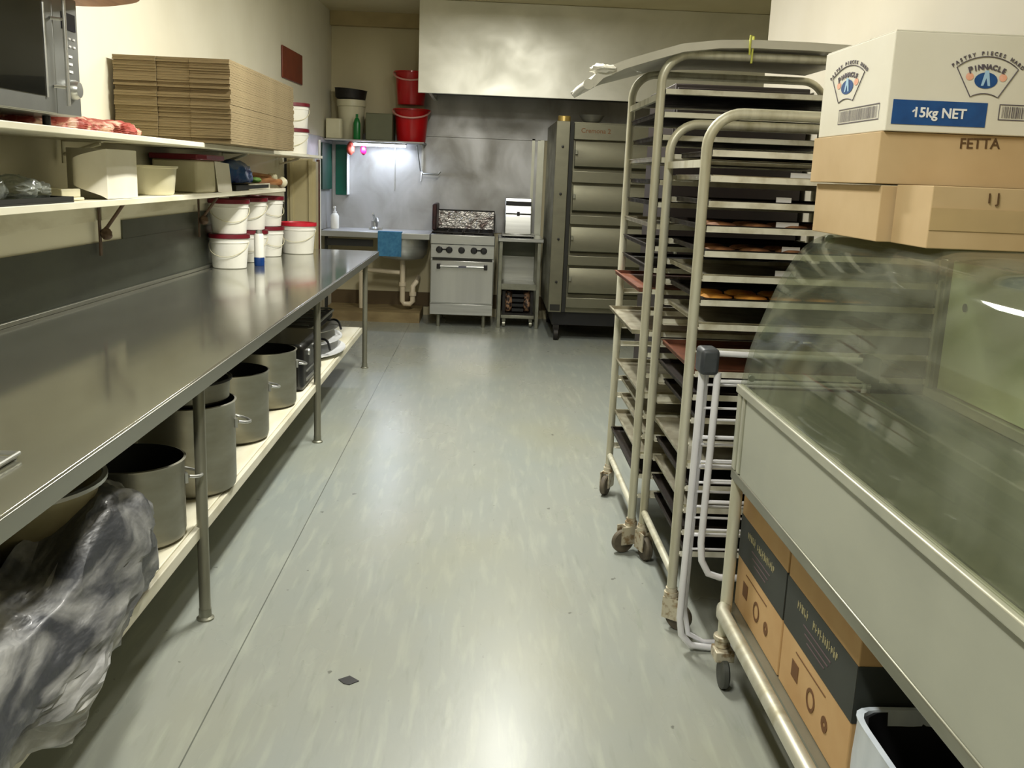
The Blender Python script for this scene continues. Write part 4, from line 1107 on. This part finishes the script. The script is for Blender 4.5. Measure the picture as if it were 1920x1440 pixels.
# curved grey cover on top of the racks
prof = [(0.372, 1.885), (0.41, 1.925), (0.50, 1.967), (0.60, 2.0), (0.72, 2.037), (0.86, 2.056), (1.0, 2.062), (1.2, 2.062), (1.46, 2.056)]
def cover(u, v):
    k = u*(len(prof)-1)
    i = min(int(k), len(prof)-2)
    f = k-i
    x = prof[i][0]*(1-f)+prof[i+1][0]*f
    z = prof[i][1]*(1-f)+prof[i+1][1]*f
    sag = 0.02*(1-u)**3*v
    return Vector((x, TYN-0.06+0.84*v, z+0.024+sag+0.006*v))
mb_ = MB().grid(48, 12, cover, 0.03)
mb_.tube([(0.372, TYN-0.062, 1.9), (0.378, TYN+0.2, 1.915), (0.384, TYN+0.5, 1.922), (0.39, TYN+0.78, 1.93)], [0.02, 0.014, 0.018, 0.012], 10)
mb_.blob((0.43, TYN-0.03, 1.958), (0.05, 0.05, 0.014), 3, 3, 0.012, 40, None, 3)
t = thing('grey_rack_cover', 'grey sheet draped in a curve over the top of the taller rack', 'cover', (0.9, 4.2, 2.05))
part('sheet', mb_, M_sheet, t)
part('yellow_tie', MB().tube([(0.975, TYN-0.064, 2.03), (0.972, TYN-0.07, 2.06), (0.975, TYN-0.06, 2.1), (0.99, TYN-0.045, 2.1), (0.985, TYN-0.06, 2.0)], 0.004, 6), M_yellow, t)

# ================================================================== AIRER
t = thing('clothes_airer', 'folded white wire clothes airer with dark plastic corner, leaning before the rack', 'clothes airer', (0.9, 2.98, 0))
AY = 2.97
part('outer_frame', MB().tube([(0.703, AY, 1.0), (0.696, AY, 0.12), (0.705, AY, 0.06), (0.74, AY, 0.022), (0.8, AY, 0.015), (1.25, AY, 0.015)], 0.0115, 12), M_airer, t)
part('outer_frame', MB().tube([(0.724, AY+0.03, 1.0), (0.716, AY+0.03, 0.14), (0.735, AY+0.03, 0.05), (0.79, AY+0.03, 0.02), (1.25, AY+0.03, 0.02)], 0.009, 12), M_airer, t)
part('inner_frame', MB().tube([(0.745, AY-0.03, 0.97), (0.738, AY-0.03, 0.4), (0.745, AY-0.03, 0.34), (0.77, AY-0.03, 0.295), (0.81, AY-0.03, 0.282), (1.22, AY-0.03, 0.282)], 0.0115, 12), M_airer, t)
part('top_bar', MB().tube([(0.735, AY, 1.026), (1.245, AY, 1.018)], 0.0095, 12), M_airer, t)
part('corner_cap', MB().box(0.686, 0.745, AY-0.045, AY+0.045, 0.962, 1.045), M_cap, t, bevel=0.012)
part('corner_cap', MB().box(1.21, 1.26, AY-0.045, AY+0.045, 0.95, 1.035), M_cap, t, bevel=0.012)
for k, z in enumerate((0.942, 0.925, 0.843, 0.817, 0.752, 0.722, 0.682, 0.67, 0.648, 0.615, 0.6, 0.56, 0.542, 0.518, 0.47, 0.447, 0.42, 0.36)):
    yy = AY-0.03+(k % 3)*0.025
    part('wire', MB().tube([(0.742 if k % 3 == 0 else 0.72, yy, z), (1.235, yy, z)], 0.0042 if k % 4 else 0.0065, 8), M_airer, t)
for yy, xx in ((AY, 1.238), (AY+0.03, 1.25), (AY-0.03, 1.215)):
    part('side_tube', MB().tube([(xx, yy, 0.95), (xx, yy, 0.02 if yy >= AY else 0.29)], 0.0095, 10), M_airer, t)

# ================================================================== DISPLAY CASE
t = thing('display_case', 'curved glass food display case on a wheeled steel stand at the right', 'display case', (1.07, 1.9, 0))
CX, CXB, CY0, CY1 = 0.775, 1.37, 0.95, 2.80
part('stand_rail', MB().box(CX, CX+0.035, CY0, CY1, 0.672, 0.704), M_case, t, bevel=0.004)
part('stand_rail', MB().box(CXB-0.035, CXB, CY0, CY1, 0.672, 0.704), M_case, t, bevel=0.004)
part('stand_rail', MB().box(CX+0.0355, CXB-0.0355, CY1-0.035, CY1, 0.672, 0.704), M_case, t, bevel=0.004)
for lx in (CX+0.018, CXB-0.018):
    for ly in (CY1-0.022, CY0+0.03):
        lg = part('leg', MB().cyl((lx, ly, 0.16), (lx, ly, 0.6715), 0.0185, 18), M_rackdirty, t)
        cc = MB().cyl((lx, ly, 0.145), (lx, ly, 0.1595), 0.03, 18).cyl((lx, ly, 0.12), (lx, ly, 0.1445), 0.024, 18)
        cc.box(lx-0.03, lx+0.03, ly-0.045, ly+0.02, 0.085, 0.1195)
        part('caster_fork', cc, M_fork, lg, bevel=0.003)
        part('wheel', MB().lathe((lx-0.014, ly-0.04, 0.047), [(0, 0), (0.02, -0.002), (0.042, 0.002), (0.047, 0.007), (0.047, 0.021), (0.042, 0.026), (0.02, 0.03), (0, 0.028)], 28, 'X'), mat('grey_rubber', (74, 76, 70), 0.6), lg)
part('lower_shelf', MB().box(CX+0.04, CXB-0.04, CY0, CY1+0.05, 0.215, 0.235), M_case, t)
part('shelf_rail', MB().tube([(CX-0.002, CY0, 0.252), (CX-0.002, CY1-0.07, 0.252), (CX+0.01, CY1-0.03, 0.255)], 0.0225, 14), M_rack, t, label='scuffed tube along the shelf front')
part('front_panel', MB().box(CX+0.004, CX+0.024, CY0, CY1-0.09, 0.7045, 0.94), M_panel, t, label='grey laminate front panel')
part('corner_post', MB().box(CX, CX+0.03, CY1-0.035, CY1, 0.7045, 0.945).box(CX+0.001, CX+0.028, CY1-0.075, CY1-0.05, 0.7045, 0.945), M_caselt, t, bevel=0.003)
part('end_panel', MB().box(CX+0.031, CXB-0.02, CY1-0.022, CY1-0.01, 0.7045, 0.94), M_case, t)
part('glass_rail', MB().box(CX-0.006, CX+0.018, CY0, CY1+0.002, 0.9405, 0.966), M_caselt, t, bevel=0.004)
part('glass_rail_inner', MB().box(CX+0.02, CX+0.035, CY0, CY1-0.01, 0.9405, 0.952), M_case, t)
part('deck', MB().box(CX+0.036, CXB-0.04, CY0, CY1-0.023, 0.9405, 0.955), M_deck, t)
gp = [(CX+0.004, 0.9665), (0.797, 1.075), (0.824, 1.165), (0.856, 1.256), (0.882, 1.312), (0.908, 1.357), (0.935, 1.388), (0.968, 1.41), (1.01, 1.422), (1.06, 1.427), (1.2, 1.428), (CXB-0.03, 1.428)]
inn = []
for i, p_ in enumerate(gp):
    a = Vector(gp[max(0, i-1)]); b_ = Vector(gp[min(len(gp)-1, i+1)])
    d_ = (b_-a).normalized()
    inn.append((p_[0]+d_.y*0.006, p_[1]-d_.x*0.006))
g_ = MB()
def smooth_pts(pts, n=3):
    out = []
    for i in range(len(pts)-1):
        p0 = pts[max(0, i-1)]; p1 = pts[i]; p2 = pts[i+1]; p3 = pts[min(len(pts)-1, i+2)]
        for k in range(n):
            t_ = k/n
            out.append(tuple(0.5*((2*p1[j])+(-p0[j]+p2[j])*t_+(2*p0[j]-5*p1[j]+4*p2[j]-p3[j])*t_**2+(-p0[j]+3*p1[j]-3*p2[j]+p3[j])*t_**3) for j in range(2)))
    out.append(pts[-1])
    return out
outer, inner_ = smooth_pts(gp), smooth_pts(inn)
g_.prism(outer+inner_[::-1], CY0, CY1-0.008, 'Y')
part('curved_glass', g_, M_glass, t, label='curved clear glass front and top')
endp = [(CX+0.02, 0.9665)]+[(p_[0]+0.012, p_[1]-0.01) for p_ in outer[2:-1]]+[(CXB-0.045, 1.418), (CXB-0.045, 0.9665)]
part('end_glass', MB().prism(endp, CY1-0.02, CY1-0.014, 'Y'), M_glass, t)
part('glass_clip', MB().lathe((1.0, CY1-0.0135, 1.405), [(0, 0), (0.014, 0), (0.014, 0.01), (0, 0.012)], 14, 'Y').lathe((0.81, CY1-0.0135, 0.985), [(0, 0), (0.01, 0), (0.01, 0.01), (0, 0.012)], 12, 'Y'), M_steel, t)
rd = part('rear_door', MB().box(CXB-0.03, CXB-0.024, CY0, CY1-0.08, 0.99, 1.36), M_door, t, label='cloudy green sliding rear doors')
part('finger_hole', MB().lathe((CXB-0.031, 2.62, 1.24), [(0, 0), (0.012, 0), (0.012, -0.002), (0, -0.002)], 14, 'X'), M_dark, rd)
part('rear_frame', MB().box(CXB-0.04, CXB-0.02, CY0, CY1-0.0235, 1.365, 1.42).box(CXB-0.042, CXB-0.02, CY1-0.07, CY1-0.0235, 0.986, 1.364), M_case, t, bevel=0.003)
part('rear_sill', MB().box(CXB-0.045, CXB-0.02, CY0, CY1-0.0235, 0.9555, 0.985), M_caselt, t, bevel=0.003)
part('rear_trim', MB().box(CXB-0.047, CXB-0.042, CY1-0.05, CY1-0.035, 0.986, 1.3), M_caselt, t)
# carton boxes stored on the stand's shelf
def kraft_box(loc, size, label, near_flap):
    x, y, z = loc; L, W_, H_ = size   # L depth x, W_ length y
    t_ = thing('kraft_carton', label, 'carton', loc, 'kraft cartons under the display case')
    x0, x1 = x-L/2, x+L/2
    y0, y1 = y-W_/2, y+W_/2
    part('carton_body', MB().box(x0, x1, y0, y1, z, z+H_), M_card3, t_, bevel=0.003, smooth=False)
    zb0, zb1 = z+H_*0.405, z+H_*0.74
    bnd = part('dark_band', MB().box(x0-0.0012, x0-0.0002, y0, y1, zb0, zb1).box(x0, x1, y0-0.0012, y0-0.0002, zb0, zb1), M_band, t_, smooth=False)
    yc = (y0+y1)/2
    X_, Y_ = (0, -1, 0), (0, 0, 1)
    gl_ = MB(); wd_ = False
    rr_ = random.Random(9)
    yy_ = yc+0.155*W_/0.5
    while yy_ > yc-0.14*W_/0.5:
        w_ = rr_.uniform(0.008, 0.013)
        if abs(yy_-(yc+0.06)) <= 0.012:
            if len(gl_.bm.verts) and not wd_:
                part('band_word', gl_, M_gold, t_, smooth=False); gl_ = MB(); wd_ = True
        else:
            h0, h1 = rr_.uniform(-0.004, 0.002), rr_.uniform(0.018, 0.024)
            gl_.box(x0-0.0022, x0-0.0014, yy_-w_*0.35, yy_, zb1-0.05+h0, zb1-0.05+h1)
            gl_.box(x0-0.0022, x0-0.0014, yy_-w_, yy_-w_*0.351, zb1-0.05+rr_.choice((0, 0.008, 0.016)), zb1-0.044+rr_.choice((0, 0.008, 0.012)))
        yy_ -= w_+0.006
    part('band_word', gl_, M_gold, t_, smooth=False)
    ln = MB()
    for k, (o_, s_) in enumerate(((0.0, 0.2), (-0.018, 0.17), (-0.034, 0.13))):
        ln.box(x0-0.0022, x0-0.0014, yc-s_*W_, yc+s_*W_, (zb0+zb1)/2+o_-0.005, (zb0+zb1)/2+o_-0.0015)
    part('band_print_lines', ln, mat('plum_print', (100, 80, 84), 0.6), t_, smooth=False)
    mk = MB().box(x0-0.0016, x0-0.0004, yc+0.10, yc+0.15, z+H_*0.16, z+H_*0.27)
    mk.box(x0-0.0016, x0-0.0004, yc-0.09, yc+0.13, z+H_*0.335, z+H_*0.342)
    mk.lathe((x0-0.0016, yc+0.0, z+H_*0.19), [(0.021, 0), (0.03, 0), (0.03, 0.0012), (0.021, 0.0012), (0.021, 0)], 20, 'X')
    mk.lathe((x0-0.0016, yc-0.1, z+H_*0.18), [(0.006, 0), (0.02, 0), (0.02, 0.0012), (0.006, 0.0012), (0.006, 0)], 16, 'X')
    part('care_symbols', mk, M_brownink, t_, smooth=False)
kraft_box((1.03, 2.62, 0.236), (0.38, 0.465, 0.41), 'brown carton with dark printed band under the case, further one', 0)
kraft_box((1.03, 2.13, 0.236), (0.38, 0.49, 0.41), 'brown carton with dark printed band under the case, nearer one beside the bin', 0)
# bin with liner
t = thing('rubbish_bin', 'black rubbish bin with white liner folded over its rim under the case', 'bin', (0.98, 1.68, 0))
def sq(x, y, hx, hy, z, n=40, pw=5, ph=0.0, amp=0.0):
    o_ = []
    for i in range(n):
        a = 2*PI*i/n
        c_, s_ = math.cos(a), math.sin(a)
        d_ = (abs(c_)**pw+abs(s_)**pw)**(1/pw)
        w_ = 1+amp*math.sin(a*9+ph)+amp*0.6*math.sin(a*17+ph*2)
        o_.append((x+hx*c_/d_*w_, y+hy*s_/d_*w_, z))
    return o_
def loft(mb_, loops, cap0=False, cap1=False):
    rs = [[mb_.bm.verts.new(p_) for p_ in l_] for l_ in loops]
    for A, B in zip(rs, rs[1:]):
        n = len(A)
        for j in range(n):
            mb_.bm.faces.new((A[j], A[(j+1) % n], B[(j+1) % n], B[j]))
    if cap0: mb_.bm.faces.new(rs[0][::-1])
    if cap1: mb_.bm.faces.new(rs[-1])
    return mb_
bxx, byy = 0.982, 1.66
part('bin_body', loft(MB(), [sq(bxx, byy, 0.13, 0.17, 0.237), sq(bxx, byy, 0.155, 0.2, 0.45), sq(bxx, byy, 0.15, 0.195, 0.45), sq(bxx, byy, 0.125, 0.165, 0.25)], True, True), M_black, t)
part('liner', loft(MB(), [sq(bxx, byy, 0.158, 0.203, 0.24, 80, 8, 0.3, 0.03), sq(bxx, byy, 0.162, 0.207, 0.35, 80, 8, 0.5, 0.02), sq(bxx, byy, 0.16, 0.205, 0.44, 80, 8, 0.7, 0.006), sq(bxx, byy, 0.163, 0.206, 0.455, 80, 8), sq(bxx, byy, 0.15, 0.194, 0.455, 80, 8), sq(bxx, byy, 0.144, 0.189, 0.42, 80, 8, 0.2, 0.006)]), M_liner, t)

# ================================================================== BOXES ON THE CASE
BT = 1.4295
g = 'cartons stacked on the display case'
def tape(par, x0, x1, y0, y1, z0, z1): part('tape', MB().box(x0, x1, y0, y1, z0, z1), M_tape, par, smooth=False)
t = thing('brown_carton', 'plain brown carton lying on the case top, lowest at the back', 'carton', (1.15, 2.55, BT), g)
part('carton_body', MB().box(0.935, 1.36, 2.3, 2.76, BT, BT+0.132), M_card2, t, smooth=False, bevel=0.002)
t = thing('brown_carton', 'brown carton with handwritten 1 J and wide tape, at the front of the case top', 'carton', (1.17, 2.18, BT), g)
part('carton_body', MB().box(0.967, 1.37, 2.1, 2.29, BT, BT+0.135), M_card2, t, smooth=False, bevel=0.002)
tape(t, 0.968, 1.369, 2.0982, 2.0995, BT+0.04, BT+0.088)
lettering('handwriting', [('1 J', 0, 0, 0.03, 0.05, 0.0004)], M_pen, t, (1.10, 2.0975, BT+0.112), (1, 0, 0), (0, 0, 1))
t = thing('brown_carton', 'brown carton with FETTA handwritten, directly below the white printed box', 'carton', (1.15, 2.53, BT+0.136), g)
part('carton_body', MB().box(0.918, 1.38, 2.3, 2.77, BT+0.136, BT+0.256), M_card2, t, smooth=False, bevel=0.002)
lettering('handwriting', [('FETTA', 0, 0, 0.034, 0.03, 0.0003)], M_pen, t, (1.155, 2.299, BT+0.236), (1, 0, 0), (0, 0, 1))
# white printed box
WZ0, WZ1 = BT+0.257, BT+0.257+0.221
WX, WY = 0.922, 2.29
t = thing('printed_carton', 'white carton with blue 15kg NET panel and fan shaped emblem, top of stack', 'carton', (1.15, 2.52, WZ0), g)
part('carton_body', MB().box(WX, 1.42, WY, WY+0.46, WZ0, WZ1), M_whitecard, t, smooth=False, bevel=0.002)
part('top_flap', MB().box(WX+0.002, 1.42, WY+0.002, WY+0.14, WZ1+0.0005, WZ1+0.003).box(WX+0.002, 1.42, WY+0.16, WY+0.455, WZ1+0.0005, WZ1+0.003), M_whitecard, t, smooth=False)
pn = part('blue_panel', MB().box(WX+0.012, WX+0.012+0.222, WY-0.0014, WY-0.0003, WZ0+0.016, WZ0+0.071), M_blue, t, smooth=False)
lettering('net_lettering', [('15kg NET', 0, 0, 0.031, 0, 0.0007), ('-', -0.0625, 0.0052, 0.022, 0.75, 0.0007)], M_white, t, (WX+0.123, WY-0.0022, WZ0+0.043), (1, 0, 0), (0, 0, 1))
def emblem(org, X_, s=1.0, xs=1.0):
    Y_ = (0, 0, 1)
    X = Vector(X_); Y = Vector(Y_); O = Vector(org); N = X.cross(Y)
    def P(u, v, d=0.001): return O+X*u*s*xs+Y*v*s+N*d
    # fan outline
    pts = []
    for (u, v) in arc(0, -0.085, 0.135, 148-19, 32+19, 14): pts.append(P(u, v))
    for (u, v) in arc(0, -0.128, 0.082, 62, 118, 8): pts.append(P(u, v))
    part('emblem_outline', MB().tube(pts, 0.0013*s, 6, True), M_ink, t)
    q = MB()
    ring = [P(0.032*math.cos(2*PI*i/32), -0.012+0.021*math.sin(2*PI*i/32), 0.0006) for i in range(32)]
    q.bm.faces.new([q.bm.verts.new(p_) for p_ in ring])
    part('emblem_oval', q, M_blue, t, smooth=False)
    q = MB()
    for tri in (((-0.013, -0.026), (-0.005, 0.014), (0.005, 0.014), (0.013, -0.026), (0.006, -0.026), (0.0, -0.006), (-0.006, -0.026)),):
        q.bm.faces.new([q.bm.verts.new(P(u, v, 0.0014)) for (u, v) in tri])
    part('emblem_peak', q, mat('pale_blue_print', (170, 206, 232), 0.5), t, smooth=False)
    for cx_ in (-0.046, 0.046):
        q = MB()
        q.bm.faces.new([q.bm.verts.new(P(cx_+0.011*math.cos(2*PI*i/16), -0.003+0.010*math.sin(2*PI*i/16), 0.0006)) for i in range(16)])
        part('emblem_flourish', q, M_orange, t, smooth=False)
    items = []
    w_ = 'PINNACLE'
    for i, ch in enumerate(w_):
        a = math.radians(90+24-48*i/(len(w_)-1))
        rr = 0.112
        items.append((ch, s*rr*math.cos(a), s*(-0.089+rr*math.sin(a)), s*(0.024 if i == 0 else 0.0185), a-PI/2, 0.0006))
    w_ = 'PASTRY PIECES HARD'
    for i, ch in enumerate(w_):
        if ch == ' ': continue
        a = math.radians(90+40-80*i/(len(w_)-1))
        rr = 0.1475
        items.append((ch, s*rr*math.cos(a), s*(-0.089+rr*math.sin(a)), s*0.0135, a-PI/2, 0.0002))
    lettering('emblem_lettering', items, M_ink, t, O+N*0.001, X_, Y_, xs=xs)
emblem((WX+0.222, WY-0.0005, WZ0+0.131), (1, 0, 0), 0.85)
emblem((WX-0.0005, WY+0.275, WZ0+0.131), (0, -1, 0), 0.85, 1.55)
def barcode(org, X_, w_, h_):
    X = Vector(X_); Y = Vector((0, 0, 1)); O = Vector(org); N = X.cross(Y)
    def quad(mb_, u0, u1, v0, v1, d):
        mb_.bm.faces.new([mb_.bm.verts.new(O+X*u+Y*v+N*d) for (u, v) in ((u0, v0), (u1, v0), (u1, v1), (u0, v1))])
    q = MB()
    b_ = 0.0022
    quad(q, 0, w_, 0, b_, 0.001); quad(q, 0, w_, h_-b_, h_, 0.001); quad(q, 0, b_, b_, h_-b_, 0.001); quad(q, w_-b_, w_, b_, h_-b_, 0.001)
    u = 0.008
    rr = random.Random(4)
    while u < w_-0.012:
        k = rr.choice((0.0008, 0.0014, 0.0022))
        quad(q, u, u+k, 0.005, h_-0.005, 0.001)
        u += k+rr.choice((0.001, 0.0018, 0.0026))
    part('barcode', q, M_ink, t, smooth=False)
barcode((WX+0.262, WY-0.0002, WZ0+0.034), (1, 0, 0), 0.16, 0.036)
barcode((WX-0.0002, WY+0.315, WZ0+0.028), (0, -1, 0), 0.27, 0.038)

# ================================================================== SMALL THINGS
a = R('Z', 20)
mb_ = MB().prism([(-0.41, 2.728), (-0.378, 2.752), (-0.345, 2.722), (-0.372, 2.698), (-0.39, 2.704)], 0.0005, 0.0025, 'Z')
single('floor_scrap', mb_, M_black, 'small black diamond scrap lying on the vinyl floor', 'scrap', smooth=False)
t = thing('steel_tray', 'shallow shiny tray at the near left end of the bench', 'tray', (-1.15, 1.9, BZ))
part('tray_body', MB().box(-1.3, -1.035, 1.6, 2.1, BZ, BZ+0.004).tube([(-1.3, 1.6, BZ+0.012), (-1.03, 1.6, BZ+0.012), (-1.03, 2.1, BZ+0.012), (-1.3, 2.1, BZ+0.012)], 0.005, 8, True), M_steel, t)
